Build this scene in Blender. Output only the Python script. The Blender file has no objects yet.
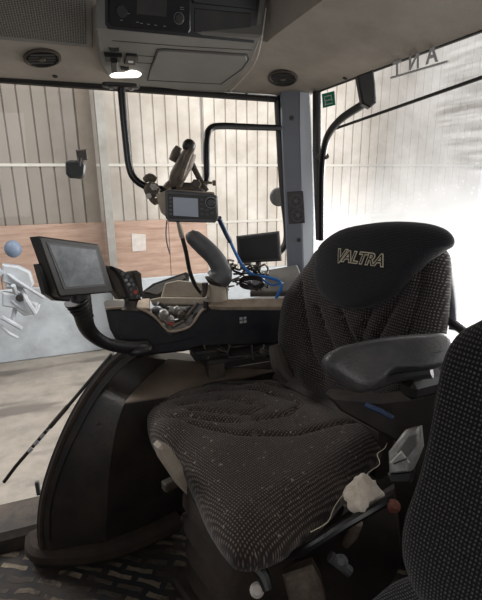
import bpy, math, random
from mathutils import Vector, Matrix, noise
random.seed(7)
V = Vector
# ------------------------------------------------------------------ camera model (482 x 600 frame)
FPX = 433.0; PITCH = math.radians(15.5); ROLL = math.radians(-.6); YAW = math.radians(20); CAM = V((0, 0, 1.30))
def ray(px, py):
    a = (px-241)/FPX; b = -(py-300)/FPX
    c, s = math.cos(ROLL), math.sin(ROLL); a, b = a*c-b*s, a*s+b*c
    y = math.cos(PITCH)+b*math.sin(PITCH); z = -math.sin(PITCH)+b*math.cos(PITCH); x = a
    c, s = math.cos(YAW), math.sin(YAW)
    return V((x*c+y*s, -x*s+y*c, z))
def on_y(px, py, y): r = ray(px, py); return CAM + r*(y/r.y)
def on_x(px, py, x): r = ray(px, py); return CAM + r*(x/r.x)
def on_z(px, py, z): r = ray(px, py); return CAM + r*((z-CAM.z)/r.z)
def at(px, py, d):   r = ray(px, py); return CAM + r*(d/math.hypot(r.x, r.y))

class PL:                                                     # a real plane in the cab: origin, right, up, normal
    def __init__(s, o, n, up=V((0, 0, 1))):
        s.o = V(o); s.n = V(n).normalized(); s.u = V(up).cross(s.n).normalized(); s.v = s.n.cross(s.u).normalized()
    def px(s, x, y):
        r = ray(x, y); t = (s.o-CAM).dot(s.n)/r.dot(s.n); p = CAM+r*t-s.o
        return (p.dot(s.u), p.dot(s.v))
    def W(s, a, b, c=0): return s.o+s.u*a+s.v*b+s.n*c
    def off(s, c): q = PL(s.o, s.n); q.o = s.o+s.n*c; q.u = s.u; q.v = s.v; return q
    def mat(s, a, b, c): 
        m = Matrix((s.u, s.v, s.n)).transposed().to_4x4(); m.translation = s.W(a, b, c); return m
def facing(px, py, d, yaw=0, pitch=0):                        # plane turned towards the seat area
    o = at(px, py, d); r = ray(px, py); n = V((-r.x, -r.y, 0)).normalized()
    y = math.radians(yaw); n = V((n.x*math.cos(y)-n.y*math.sin(y), n.x*math.sin(y)+n.y*math.cos(y), 0))
    p = math.radians(pitch); n = V((n.x*math.cos(p), n.y*math.cos(p), math.sin(p)))
    return PL(o, n)

# ------------------------------------------------------------------ materials
def lin(c): c /= 255.0; return c/12.92 if c <= .04045 else ((c+.055)/1.055)**2.4
def col(h): return (lin(h[0]), lin(h[1]), lin(h[2]), 1)
def newmat(name):
    m = bpy.data.materials.new(name); m.use_nodes = True
    nt = m.node_tree; return m, nt, nt.nodes['Principled BSDF']
def N(nt, t, **k):
    n = nt.nodes.new(t)
    for a, b in k.items():
        if a in n.inputs: n.inputs[a].default_value = b
        else: setattr(n, a, b)
    return n
def ramp(nt, stops):
    r = nt.nodes.new('ShaderNodeValToRGB'); e = r.color_ramp.elements
    e[0].position, e[0].color = stops[0][0], stops[0][1]; e[1].position, e[1].color = stops[-1][0], stops[-1][1]
    for p, c in stops[1:-1]: q = e.new(p); q.color = c
    return r
def mat(name, c, rough=.6, metal=0, dirt=None, amt=.5, scale=8, bump=0, bscale=60, spec=.5, coat=0):
    m, nt, b = newmat(name); L = nt.links.new
    b.inputs['Roughness'].default_value = rough; b.inputs['Metallic'].default_value = metal
    b.inputs['Specular IOR Level'].default_value = spec; b.inputs['Coat Weight'].default_value = coat
    b.inputs['Base Color'].default_value = col(c)
    tc = N(nt, 'ShaderNodeTexCoord')
    if dirt:
        n = N(nt, 'ShaderNodeTexNoise', Scale=scale, Detail=6.0, Roughness=.65); L(tc.outputs['Object'], n.inputs['Vector'])
        r = ramp(nt, [(.5-.25*amt-.05, col(c)), (.5+.35*(1.2-amt), col(dirt))]); L(n.outputs['Fac'], r.inputs['Fac']); L(r.outputs['Color'], b.inputs['Base Color'])
    if bump:
        n2 = N(nt, 'ShaderNodeTexNoise', Scale=bscale, Detail=3.0); L(tc.outputs['Object'], n2.inputs['Vector'])
        bp = N(nt, 'ShaderNodeBump', Strength=bump, Distance=.004); L(n2.outputs['Fac'], bp.inputs['Height']); L(bp.outputs['Normal'], b.inputs['Normal'])
    return m
def fabric(name, c0, c1, per=.008, dirt=None):
    m, nt, b = newmat(name); L = nt.links.new
    uv = N(nt, 'ShaderNodeTexCoord'); nz = N(nt, 'ShaderNodeTexNoise', Scale=25.0, Detail=2.0); L(uv.outputs['UV'], nz.inputs['Vector'])
    add = N(nt, 'ShaderNodeMixRGB', blend_type='ADD'); add.inputs['Fac'].default_value = .006; L(uv.outputs['UV'], add.inputs[1]); L(nz.outputs['Color'], add.inputs[2])
    s = 1/per
    w1 = N(nt, 'ShaderNodeTexWave', wave_type='BANDS', bands_direction='Y'); w1.inputs['Scale'].default_value = .314*s; w1.inputs['Distortion'].default_value = .4
    w2 = N(nt, 'ShaderNodeTexWave', wave_type='BANDS', bands_direction='X'); w2.inputs['Scale'].default_value = .314*s*1.25; w2.inputs['Distortion'].default_value = 1.2
    L(add.outputs[0], w1.inputs['Vector']); L(add.outputs[0], w2.inputs['Vector'])
    mu = N(nt, 'ShaderNodeMath', operation='MULTIPLY'); L(w1.outputs['Fac'], mu.inputs[0]); L(w2.outputs['Fac'], mu.inputs[1])
    vn = N(nt, 'ShaderNodeTexNoise', Scale=160.0, Detail=1.0); L(uv.outputs['UV'], vn.inputs['Vector'])
    mu2 = N(nt, 'ShaderNodeMath', operation='MULTIPLY'); L(mu.outputs[0], mu2.inputs[0]); L(vn.outputs['Fac'], mu2.inputs[1])
    r = ramp(nt, [(.12, col(c0)), (.5, col(c1))]); L(mu2.outputs[0], r.inputs['Fac'])
    out = r.outputs['Color']
    if dirt:
        dn = N(nt, 'ShaderNodeTexNoise', Scale=7.0, Detail=8.0, Roughness=.7); L(uv.outputs['UV'], dn.inputs['Vector'])
        dr = ramp(nt, [(.5, (0, 0, 0, 1)), (.85, (.55, .55, .55, 1))]); L(dn.outputs['Fac'], dr.inputs['Fac'])
        mx = N(nt, 'ShaderNodeMixRGB'); L(dr.outputs['Color'], mx.inputs['Fac']); L(out, mx.inputs[1]); mx.inputs[2].default_value = col(dirt); out = mx.outputs[0]
        sp = N(nt, 'ShaderNodeTexNoise', Scale=70.0, Detail=2.0); L(uv.outputs['UV'], sp.inputs['Vector'])
        sr = ramp(nt, [(.66, (0, 0, 0, 1)), (.72, (.8, .8, .8, 1))]); L(sp.outputs['Fac'], sr.inputs['Fac'])
        mx2 = N(nt, 'ShaderNodeMixRGB'); L(sr.outputs['Color'], mx2.inputs['Fac']); L(out, mx2.inputs[1]); mx2.inputs[2].default_value = col((150, 140, 128)); out = mx2.outputs[0]
    L(out, b.inputs['Base Color']); b.inputs['Roughness'].default_value = .9; b.inputs['Specular IOR Level'].default_value = .2
    b.inputs['Sheen Weight'].default_value = .15
    bp = N(nt, 'ShaderNodeBump', Strength=.5, Distance=.003); L(mu.outputs[0], bp.inputs['Height']); L(bp.outputs['Normal'], b.inputs['Normal'])
    return m
M = {}
M['fabric'] = fabric('seat_fabric', (32, 29, 29), (104, 95, 91), .008)
M['cushion'] = fabric('cushion_fabric', (44, 38, 36), (122, 108, 99), .008, (100, 86, 76))
M['head'] = fabric('headrest_fabric', (26, 25, 29), (52, 49, 53), .004)
M['fabric2'] = fabric('passenger_fabric', (18, 18, 20), (92, 90, 90), .0065)
M['vinyl'] = mat('vinyl', (58, 58, 60), .36, bump=.25, bscale=180, dirt=(90, 87, 84), amt=.35, scale=14)
M['black'] = mat('black_plastic', (22, 22, 24), .45, dirt=(52, 47, 42), amt=.4, scale=12)
M['blackdust'] = mat('dusty_black_plastic', (36, 34, 34), .7, dirt=(88, 76, 64), amt=.5, scale=10)
M['gloss'] = mat('gloss_black', (14, 14, 18), .28)
M['navy'] = mat('dark_console_plastic', (24, 26, 34), .35, dirt=(50, 47, 46), amt=.35, scale=16)
M['fender'] = mat('fender_cover', (30, 28, 28), .5, dirt=(60, 51, 45), amt=.4, scale=7, bump=.3, bscale=90)
M['fender_lit'] = mat('lit_fender_top', (84, 73, 63), .75, dirt=(118, 103, 89), amt=.5, scale=6)  # paler cover tone: light on the top slope put into the colour
M['beige'] = mat('dusty_beige_top', (178, 160, 140), .75, dirt=(128, 113, 98), amt=.5, scale=20)
M['liner'] = mat('headliner', (165, 157, 147), .9, dirt=(140, 132, 123), amt=.5, scale=5, bump=.3, bscale=400)
M['liner2'] = mat('overhead_panel_plastic', (122, 120, 116), .6, dirt=(108, 105, 100), amt=.5, scale=5, bump=.2, bscale=500)
M['groove'] = mat('panel_gap', (40, 38, 37), .9)
M['pillar'] = mat('pillar_grey', (108, 112, 122), .4, dirt=(92, 96, 105), amt=.4, scale=5)
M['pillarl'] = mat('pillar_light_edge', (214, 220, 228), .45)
M['silver'] = mat('worn_silver', (178, 176, 172), .4, metal=.4, dirt=(92, 84, 76), amt=.5, scale=30)
M['bracket'] = mat('dusty_bracket_metal', (78, 68, 61), .6, metal=.2, dirt=(122, 108, 95), amt=.5, scale=30)
M['greyplastic'] = mat('grey_plastic', (88, 88, 91), .5, dirt=(72, 70, 70), amt=.5, scale=20)
M['shelf'] = mat('shelf_grey', (84, 84, 85), .7, dirt=(116, 110, 102), amt=.5, scale=10)
M['cream'] = mat('dusty_cream', (176, 165, 150), .8, dirt=(150, 138, 124), amt=.4, scale=15)
M['white'] = mat('white_plastic', (205, 203, 198), .5)
M['paper'] = mat('paper', (206, 200, 196), .9, dirt=(182, 170, 160), amt=.4, scale=12)
M['cloth'] = mat('rag_cloth', (226, 216, 204), .95, dirt=(176, 160, 142), amt=.5, scale=25)
M['skirt'] = mat('seat_base_metal', (24, 22, 21), .7, dirt=(54, 44, 38), amt=.6, scale=9, bump=.5, bscale=40)
M['dirtbrown'] = mat('muddy_rubber', (34, 28, 25), .9, dirt=(62, 50, 42), amt=.6, scale=12, bump=.5, bscale=40)
M['blue'] = mat('blue_cable', (38, 106, 178), .45)
M['dkblue'] = mat('dark_blue_hose', (32, 52, 84), .5)
M['thread'] = mat('thread', (196, 186, 164), .9)
M['mark'] = mat('printed_mark', (150, 150, 152), .6)
M['whitemark'] = mat('white_print', (220, 220, 220), .6)
M['red'] = mat('red_plastic', (150, 60, 44), .5)
M['green'] = mat('green_sticker', (28, 140, 108), .6)
M['darkmark'] = mat('decal_grey', (205, 205, 205), .7)
M['belt'] = mat('wood_red', (98, 52, 40), .7)
M['steel'] = mat('painted_steel', (150, 149, 145), .6, dirt=(124, 118, 110), amt=.5, scale=4)
M['girt'] = mat('girt_steel', (190, 186, 178), .7)
M['darkband'] = mat('dark_band_grey', (138, 128, 116), .8, dirt=(112, 102, 92), amt=.5, scale=3)  # darker tone for the band left of the column
M['mach'] = mat('machine_white', (186, 192, 200), .55, dirt=(150, 150, 150), amt=.5, scale=3)
M['machblue'] = mat('machine_blue', (104, 118, 138), .5)

def screen_mat(name, c0, c1, scale, rough=.2):
    m, nt, b = newmat(name); L = nt.links.new
    tc = N(nt, 'ShaderNodeTexCoord'); n = N(nt, 'ShaderNodeTexNoise', Scale=scale, Detail=7.0, Roughness=.7); L(tc.outputs['Object'], n.inputs['Vector'])
    r = ramp(nt, [(.36, col(c0)), (.68, col(c1))]); L(n.outputs['Fac'], r.inputs['Fac']); L(r.outputs['Color'], b.inputs['Base Color'])
    b.inputs['Roughness'].default_value = rough; return m
M['screen'] = screen_mat('dusty_touchscreen', (88, 92, 96), (142, 146, 150), 16, .3)
M['lcd'] = screen_mat('lcd_panel', (160, 168, 182), (170, 178, 192), 6, .3)
M['darkscreen'] = mat('dark_screen', (14, 14, 16), .45, spec=.3)

# woven grille, cladding, plywood, concrete, mat
def grille_mat():
    m, nt, b = newmat('perforated_grille'); L = nt.links.new
    tc = N(nt, 'ShaderNodeTexCoord'); v = N(nt, 'ShaderNodeTexVoronoi', Scale=150.0); v.inputs['Randomness'].default_value = .15
    L(tc.outputs['UV'], v.inputs['Vector'])
    r = ramp(nt, [(.25, col((44, 42, 40))), (.5, col((112, 108, 102)))]); L(v.outputs['Distance'], r.inputs['Fac']); L(r.outputs['Color'], b.inputs['Base Color'])
    b.inputs['Roughness'].default_value = .7
    bp = N(nt, 'ShaderNodeBump', Strength=.6, Distance=.003); L(v.outputs['Distance'], bp.inputs['Height']); L(bp.outputs['Normal'], b.inputs['Normal'])
    return m
M['grille'] = grille_mat()
def clad_mat():
    m, nt, b = newmat('shed_cladding'); L = nt.links.new
    tc = N(nt, 'ShaderNodeTexCoord'); mp = N(nt, 'ShaderNodeMapping'); mp.inputs['Scale'].default_value = (1.6, 1.6, .25)
    L(tc.outputs['UV'], mp.inputs['Vector'])
    n = N(nt, 'ShaderNodeTexNoise', Scale=1.4, Detail=6.0, Roughness=.6); L(tc.outputs['UV'], n.inputs['Vector'])
    r = ramp(nt, [(.38, col((172, 164, 154))), (.62, col((200, 194, 186)))]); L(n.outputs['Fac'], r.inputs['Fac'])
    # damp, dirtier sheets at the left end (stain in the sheets themselves)
    sx = N(nt, 'ShaderNodeSeparateXYZ'); L(tc.outputs['UV'], sx.inputs[0])
    n2 = N(nt, 'ShaderNodeTexNoise', Scale=1.2, Detail=3.0); L(tc.outputs['UV'], n2.inputs['Vector'])
    ad = N(nt, 'ShaderNodeMath', operation='MULTIPLY_ADD'); L(n2.outputs['Fac'], ad.inputs[0]); ad.inputs[1].default_value = 2.2; L(sx.outputs['X'], ad.inputs[2])
    mr = N(nt, 'ShaderNodeMapRange'); L(ad.outputs[0], mr.inputs['Value']); mr.inputs['From Min'].default_value = -1.8; mr.inputs['From Max'].default_value = .2; mr.inputs['To Min'].default_value = .85; mr.inputs['To Max'].default_value = 0
    mx = N(nt, 'ShaderNodeMixRGB'); L(mr.outputs[0], mx.inputs['Fac']); L(r.outputs['Color'], mx.inputs[1]); mx.inputs[2].default_value = col((118, 110, 102))
    L(mx.outputs[0], b.inputs['Base Color']); b.inputs['Roughness'].default_value = .7
    return m
M['clad'] = clad_mat()
def ply_mat():
    m, nt, b = newmat('plywood'); L = nt.links.new
    tc = N(nt, 'ShaderNodeTexCoord'); mp = N(nt, 'ShaderNodeMapping'); mp.inputs['Scale'].default_value = (.6, 5, 1); L(tc.outputs['UV'], mp.inputs['Vector'])
    n = N(nt, 'ShaderNodeTexNoise', Scale=3.0, Detail=8.0, Roughness=.7); L(mp.outputs[0], n.inputs['Vector'])
    r = ramp(nt, [(.3, col((142, 114, 99))), (.5, col((170, 142, 126))), (.7, col((186, 161, 145)))]); L(n.outputs['Fac'], r.inputs['Fac'])
    br = N(nt, 'ShaderNodeTexBrick', Scale=1.0); br.inputs['Brick Width'].default_value = 2.44; br.inputs['Row Height'].default_value = 4.0; br.inputs['Mortar Size'].default_value = .008
    br.inputs['Color1'].default_value = (1, 1, 1, 1); br.inputs['Color2'].default_value = (.93, .93, .93, 1); br.inputs['Mortar'].default_value = (.4, .36, .33, 1); L(tc.outputs['UV'], br.inputs['Vector'])
    mx = N(nt, 'ShaderNodeMixRGB', blend_type='MULTIPLY'); mx.inputs['Fac'].default_value = 1; L(r.outputs['Color'], mx.inputs[1]); L(br.outputs['Color'], mx.inputs[2])
    L(mx.outputs[0], b.inputs['Base Color']); b.inputs['Roughness'].default_value = .8; return m
M['ply'] = ply_mat()
def conc(name, a, c, d, sc, stain):
    m, nt, b = newmat(name); L = nt.links.new
    tc = N(nt, 'ShaderNodeTexCoord'); n = N(nt, 'ShaderNodeTexNoise', Scale=sc, Detail=9.0, Roughness=.7); L(tc.outputs['Object'], n.inputs['Vector'])
    r = ramp(nt, [(.32, col(a)), (.6, col(c))]); L(n.outputs['Fac'], r.inputs['Fac']); out = r.outputs['Color']
    if stain:
        mp = N(nt, 'ShaderNodeMapping'); mp.inputs['Scale'].default_value = (.35, 1.4, 1); L(tc.outputs['Object'], mp.inputs['Vector'])
        n2 = N(nt, 'ShaderNodeTexNoise', Scale=1.5, Detail=6.0); L(mp.outputs[0], n2.inputs['Vector'])
        r2 = ramp(nt, [(.56, (0, 0, 0, 1)), (.64, (.8, .8, .8, 1))]); L(n2.outputs['Fac'], r2.inputs['Fac'])
        mx = N(nt, 'ShaderNodeMixRGB'); L(r2.outputs['Color'], mx.inputs['Fac']); L(out, mx.inputs[1]); mx.inputs[2].default_value = col(d); out = mx.outputs[0]
    L(out, b.inputs['Base Color']); b.inputs['Roughness'].default_value = .85; return m
M['concfloor'] = conc('shed_floor_concrete', (132, 126, 118), (158, 150, 140), (100, 95, 90), 3.0, True)
M['concwall'] = conc('limewashed_concrete', (154, 158, 163), (182, 187, 192), (0, 0, 0), 2.5, False)
def mat_mat():
    m, nt, b = newmat('patterned_floor_mat'); L = nt.links.new
    tc = N(nt, 'ShaderNodeTexCoord'); mp = N(nt, 'ShaderNodeMapping'); mp.inputs['Rotation'].default_value = (0, 0, math.radians(32))
    dn = N(nt, 'ShaderNodeTexNoise', Scale=6.0, Detail=3.0); L(tc.outputs['Object'], dn.inputs['Vector']); da = N(nt, 'ShaderNodeMixRGB', blend_type='ADD'); da.inputs['Fac'].default_value = .07; L(tc.outputs['Object'], da.inputs[1]); L(dn.outputs['Color'], da.inputs[2]); L(da.outputs[0], mp.inputs['Vector'])
    br = N(nt, 'ShaderNodeTexBrick', Scale=1.0); br.inputs['Brick Width'].default_value = .11; br.inputs['Row Height'].default_value = .040; br.inputs['Mortar Size'].default_value = .012; br.inputs['Mortar Smooth'].default_value = .2
    br.inputs['Color1'].default_value = col((146, 131, 111)); br.inputs['Color2'].default_value = col((52, 49, 46)); br.inputs['Mortar'].default_value = col((32, 32, 35)); L(mp.outputs[0], br.inputs['Vector'])
    n = N(nt, 'ShaderNodeTexNoise', Scale=9.0, Detail=8.0, Roughness=.7); L(tc.outputs['Object'], n.inputs['Vector'])
    r = ramp(nt, [(.44, (0, 0, 0, 1)), (.60, (1, 1, 1, 1))]); L(n.outputs['Fac'], r.inputs['Fac'])
    mx = N(nt, 'ShaderNodeMixRGB'); L(r.outputs['Color'], mx.inputs['Fac']); L(br.outputs['Color'], mx.inputs[1]); mx.inputs[2].default_value = col((52, 44, 39))
    L(mx.outputs[0], b.inputs['Base Color']); b.inputs['Roughness'].default_value = .8
    bp = N(nt, 'ShaderNodeBump', Strength=.6, Distance=.004); L(br.outputs['Fac'], bp.inputs['Height']); bp.invert = True; L(bp.outputs['Normal'], b.inputs['Normal'])
    return m
M['mat'] = mat_mat()
def glass_mat():
    m = bpy.data.materials.new('clean_glass'); m.use_nodes = True; nt = m.node_tree; nt.nodes.clear(); L = nt.links.new
    o = N(nt, 'ShaderNodeOutputMaterial'); t = N(nt, 'ShaderNodeBsdfTransparent'); g = N(nt, 'ShaderNodeBsdfGlossy'); g.inputs['Roughness'].default_value = .03
    t.inputs['Color'].default_value = (.94, .95, .95, 1)
    mx = N(nt, 'ShaderNodeMixShader'); mx.inputs[0].default_value = .03; L(t.outputs[0], mx.inputs[1]); L(g.outputs[0], mx.inputs[2]); L(mx.outputs[0], o.inputs[0]); return m
M['glass'] = glass_mat()
def dirty_glass(p0):
    # dried dirt on the pane: scatters the daylight that falls on it. p0: UV (metres along the pane, height)
    m = bpy.data.materials.new('dirty_glass'); m.use_nodes = True; nt = m.node_tree; nt.nodes.clear(); L = nt.links.new
    o = N(nt, 'ShaderNodeOutputMaterial'); t = N(nt, 'ShaderNodeBsdfTransparent'); tl = N(nt, 'ShaderNodeBsdfTranslucent'); tl.inputs['Color'].default_value = (.93, .95, .97, 1)
    tc = N(nt, 'ShaderNodeTexCoord'); sx = N(nt, 'ShaderNodeSeparateXYZ'); L(tc.outputs['UV'], sx.inputs[0])
    n = N(nt, 'ShaderNodeTexNoise', Scale=5.0, Detail=3.0); L(tc.outputs['UV'], n.inputs['Vector'])
    # film thickens downwards and towards the rear edge
    mr = N(nt, 'ShaderNodeMapRange'); L(sx.outputs['Y'], mr.inputs['Value']); mr.inputs['From Min'].default_value = 1.36; mr.inputs['From Max'].default_value = 1.12; mr.inputs['To Min'].default_value = .03; mr.inputs['To Max'].default_value = .32
    mr2 = N(nt, 'ShaderNodeMapRange'); L(sx.outputs['X'], mr2.inputs['Value']); mr2.inputs['From Min'].default_value = -.3; mr2.inputs['From Max'].default_value = .2; mr2.inputs['To Min'].default_value = .0; mr2.inputs['To Max'].default_value = .16
    ad = N(nt, 'ShaderNodeMath', operation='ADD'); L(mr.outputs[0], ad.inputs[0]); L(mr2.outputs[0], ad.inputs[1])
    # wiped arcs
    mp = N(nt, 'ShaderNodeMapping'); mp.inputs['Location'].default_value = (-p0[0], -p0[1], 0); L(tc.outputs['UV'], mp.inputs['Vector'])
    ms = N(nt, 'ShaderNodeMapping'); ms.inputs['Rotation'].default_value = (0, 0, math.radians(62)); ms.inputs['Scale'].default_value = (5, 75, 1); L(n.outputs['Color'], ms.inputs['Location']) ; L(tc.outputs['UV'], ms.inputs['Vector'])
    w = N(nt, 'ShaderNodeTexNoise', Scale=1.0, Detail=3.0); L(ms.outputs[0], w.inputs['Vector'])
    wr = N(nt, 'ShaderNodeMapRange'); L(w.outputs['Fac'], wr.inputs['Value']); wr.inputs['From Min'].default_value = .35; wr.inputs['From Max'].default_value = .65; wr.inputs['To Min'].default_value = -.11; wr.inputs['To Max'].default_value = .03
    ln = N(nt, 'ShaderNodeVectorMath', operation='LENGTH'); L(mp.outputs[0], ln.inputs[0])
    near = N(nt, 'ShaderNodeMapRange'); L(ln.outputs['Value'], near.inputs['Value']); near.inputs['From Min'].default_value = .24; near.inputs['From Max'].default_value = .20; near.inputs['To Min'].default_value = 0; near.inputs['To Max'].default_value = 1
    mw = N(nt, 'ShaderNodeMath', operation='MULTIPLY'); L(wr.outputs[0], mw.inputs[0]); L(near.outputs[0], mw.inputs[1])
    a2 = N(nt, 'ShaderNodeMath', operation='ADD'); L(ad.outputs[0], a2.inputs[0]); L(mw.outputs[0], a2.inputs[1])
    # splash droplets
    vo = N(nt, 'ShaderNodeTexVoronoi', Scale=45.0); L(tc.outputs['UV'], vo.inputs['Vector'])
    vr = N(nt, 'ShaderNodeMapRange'); L(vo.outputs['Distance'], vr.inputs['Value']); vr.inputs['From Min'].default_value = .10; vr.inputs['From Max'].default_value = .22; vr.inputs['To Min'].default_value = .35; vr.inputs['To Max'].default_value = 0
    vm = N(nt, 'ShaderNodeMath', operation='MULTIPLY'); L(vr.outputs[0], vm.inputs[0]); L(mr2.outputs[0], vm.inputs[1])
    a4 = N(nt, 'ShaderNodeMath', operation='ADD'); L(a2.outputs[0], a4.inputs[0]); L(vm.outputs[0], a4.inputs[1])
    nm = N(nt, 'ShaderNodeMath', operation='MULTIPLY_ADD', use_clamp=True); L(n.outputs['Fac'], nm.inputs[0]); nm.inputs[1].default_value = .18; 
    sb = N(nt, 'ShaderNodeMath', operation='SUBTRACT'); L(a4.outputs[0], sb.inputs[0]); sb.inputs[1].default_value = .09; L(sb.outputs[0], nm.inputs[2])
    mx = N(nt, 'ShaderNodeMixShader'); L(nm.outputs[0], mx.inputs[0]); L(t.outputs[0], mx.inputs[1]); L(tl.outputs[0], mx.inputs[2]); L(mx.outputs[0], o.inputs[0]); return m
def emit(name, c, s):
    m, nt, b = newmat(name); b.inputs['Emission Color'].default_value = col(c); b.inputs['Emission Strength'].default_value = s; b.inputs['Base Color'].default_value = col(c); return m
M['lamp'] = emit('lamp_lens', (255, 250, 240), 4)

# ------------------------------------------------------------------ mesh builder
def rootloc(o):
    p = V((0, 0, 0))
    while o: p += o.location; o = o.parent
    return p
class MB:
    def __init__(s): s.v = []; s.f = []; s.uv = {}
    def add(s, vs, fs, uvs=None):
        k = len(s.v); s.v += [V(v) for v in vs]; s.f += [[k+i for i in f] for f in fs]
        if uvs:
            for i, q in enumerate(uvs): s.uv[k+i] = q
        return s
    def box(s, c, h, rot=None, bev=0):
        hx, hy, hz = h; R = rot or Matrix.Identity(3); c = V(c)
        b = bev if bev else min(h)*.12
        vs = []; 
        # bevelled box: 24 vertices
        for sx in (-1, 1):
            for sy in (-1, 1):
                for sz in (-1, 1):
                    vs.append((sx*hx, sy*(hy-b), sz*(hz-b))); vs.append((sx*(hx-b), sy*hy, sz*(hz-b))); vs.append((sx*(hx-b), sy*(hy-b), sz*hz))
        import bmesh
        bm = bmesh.new(); [bm.verts.new(R @ V(q)) for q in vs]; 
        r = bmesh.ops.convex_hull(bm, input=bm.verts); bmesh.ops.dissolve_limit(bm, angle_limit=.02, verts=bm.verts, edges=bm.edges)
        bm.verts.index_update(); s.add([v.co+c for v in bm.verts], [[v.index for v in f.verts] for f in bm.faces]); bm.free(); return s
    def tube(s, pts, r, seg=12, smooth=6, caps=True):
        pts = [V(p) for p in pts]; n0 = len(pts); rr = r if isinstance(r, (list, tuple)) else [r]*n0
        if smooth > 1 and n0 > 2:
            P = []; R = []
            for i in range(n0-1):
                p0 = pts[max(i-1, 0)]; p1 = pts[i]; p2 = pts[i+1]; p3 = pts[min(i+2, n0-1)]
                for k in range(smooth):
                    t = k/smooth; P.append(.5*((2*p1)+(p2-p0)*t+(2*p0-5*p1+4*p2-p3)*t*t+(3*p1-p0-3*p2+p3)*t**3)); R.append(rr[i]*(1-t)+rr[i+1]*t)
            P.append(pts[-1]); R.append(rr[-1])
        else: P, R = pts, rr
        T = [(P[min(i+1, len(P)-1)]-P[max(i-1, 0)]).normalized() for i in range(len(P))]
        nn = T[0].orthogonal().normalized(); vs = []; uvs = []; dist = 0
        for i, p in enumerate(P):
            if i: dist += (p-P[i-1]).length
            nn = (nn-T[i]*nn.dot(T[i])).normalized(); bb = T[i].cross(nn)
            for k in range(seg): a = 2*math.pi*k/seg; vs.append(p+(nn*math.cos(a)+bb*math.sin(a))*R[i]); uvs.append((k/seg, dist))
        fs = []
        for i in range(len(P)-1):
            for k in range(seg): a = i*seg+k; b = i*seg+(k+1) % seg; fs.append([a, b, b+seg, a+seg])
        if caps: fs.append(list(range(seg))[::-1]); fs.append([(len(P)-1)*seg+k for k in range(seg)])
        return s.add(vs, fs, uvs)
    def disc(s, c, n, r, h, seg=24, bev=.15):                 # turned knob / puck, axis n, base at c
        q = PL(c, n, V((0, 0, 1)) if abs(V(n).normalized().z) < .95 else V((0, 1, 0)))
        prof = [(r, 0), (r, h*(1-bev)), (r-h*bev, h)]
        vs = [q.W(a*math.cos(2*math.pi*k/seg), a*math.sin(2*math.pi*k/seg), z) for a, z in prof for k in range(seg)]
        fs = [[i*seg+k, i*seg+(k+1) % seg, (i+1)*seg+(k+1) % seg, (i+1)*seg+k] for i in range(2) for k in range(seg)]
        fs += [[2*seg+k for k in range(seg)], [k for k in range(seg)][::-1]]
        return s.add(vs, fs)
    def ring(s, c, n, r, w, h=.002, seg=32, upv=V((0, 0, 1))):         # flat ring
        q = PL(c, n, upv); vs = []
        for a, z in ((r, 0), (r, h), (r-w, h), (r-w, 0)): vs += [q.W(a*math.cos(2*math.pi*k/seg), a*math.sin(2*math.pi*k/seg), z) for k in range(seg)]
        fs = [[i*seg+k, i*seg+(k+1) % seg, ((i+1) % 4)*seg+(k+1) % seg, ((i+1) % 4)*seg+k] for i in range(4) for k in range(seg)]
        return s.add(vs, fs)
    def ball(s, c, r, sc=(1, 1, 1), seg=16):
        vs = []; fs = []; c = V(c); nr = seg//2
        for i in range(1, nr):
            t = math.pi*i/nr
            for k in range(seg): a = 2*math.pi*k/seg; vs.append(c+V((r*sc[0]*math.sin(t)*math.cos(a), r*sc[1]*math.sin(t)*math.sin(a), r*sc[2]*math.cos(t))))
        top = len(vs); vs.append(c+V((0, 0, r*sc[2]))); vs.append(c-V((0, 0, r*sc[2])))
        for i in range(nr-2):
            for k in range(seg): a = i*seg+k; b = i*seg+(k+1) % seg; fs.append([a, a+seg, b+seg, b])
        for k in range(seg): fs.append([top, k, (k+1) % seg]); fs.append([top+1, (nr-2)*seg+(k+1) % seg, (nr-2)*seg+k])
        return s.add(vs, fs)
    def plate(s, P, pts, c0, c1, bev=.002, local=False, smooth=0):
        L_ = pts if local else [P.px(*p) for p in pts]
        if smooth: L_ = spline2(L_, smooth)
        n = len(L_); A = sum(L_[i][0]*L_[(i+1) % n][1]-L_[(i+1) % n][0]*L_[i][1] for i in range(n))
        if A < 0: L_ = L_[::-1]
        cx = sum(p[0] for p in L_)/n; cy = sum(p[1] for p in L_)/n
        def ins(e):
            out = []
            for i in range(n):
                a, b, c = L_[i-1], L_[i], L_[(i+1) % n]
                d1 = V((b[0]-a[0], b[1]-a[1])); d2 = V((c[0]-b[0], c[1]-b[1]))
                if d1.length < 1e-9 or d2.length < 1e-9: out.append(b); continue
                d1.normalize(); d2.normalize(); m = V((-d1.y-d2.y, d1.x+d2.x)); l = m.length
                m = m/l if l > 1e-6 else V((-d1.y, d1.x)); k = e/max(.35, m.dot(V((-d1.y, d1.x))))
                out.append((b[0]+m.x*k, b[1]+m.y*k))
            return out
        I = ins(bev); vs = [P.W(p[0], p[1], c0) for p in L_]+[P.W(p[0], p[1], c1-bev) for p in L_]+[P.W(p[0], p[1], c1) for p in I]
        uvs = [p for p in L_]*2+[p for p in I]
        fs = [list(range(n))[::-1]]
        for r in range(2): fs += [[r*n+i, r*n+(i+1) % n, (r+1)*n+(i+1) % n, (r+1)*n+i] for i in range(n)]
        fs.append([2*n+i for i in range(n)])
        return s.add(vs, fs, uvs)
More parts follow.
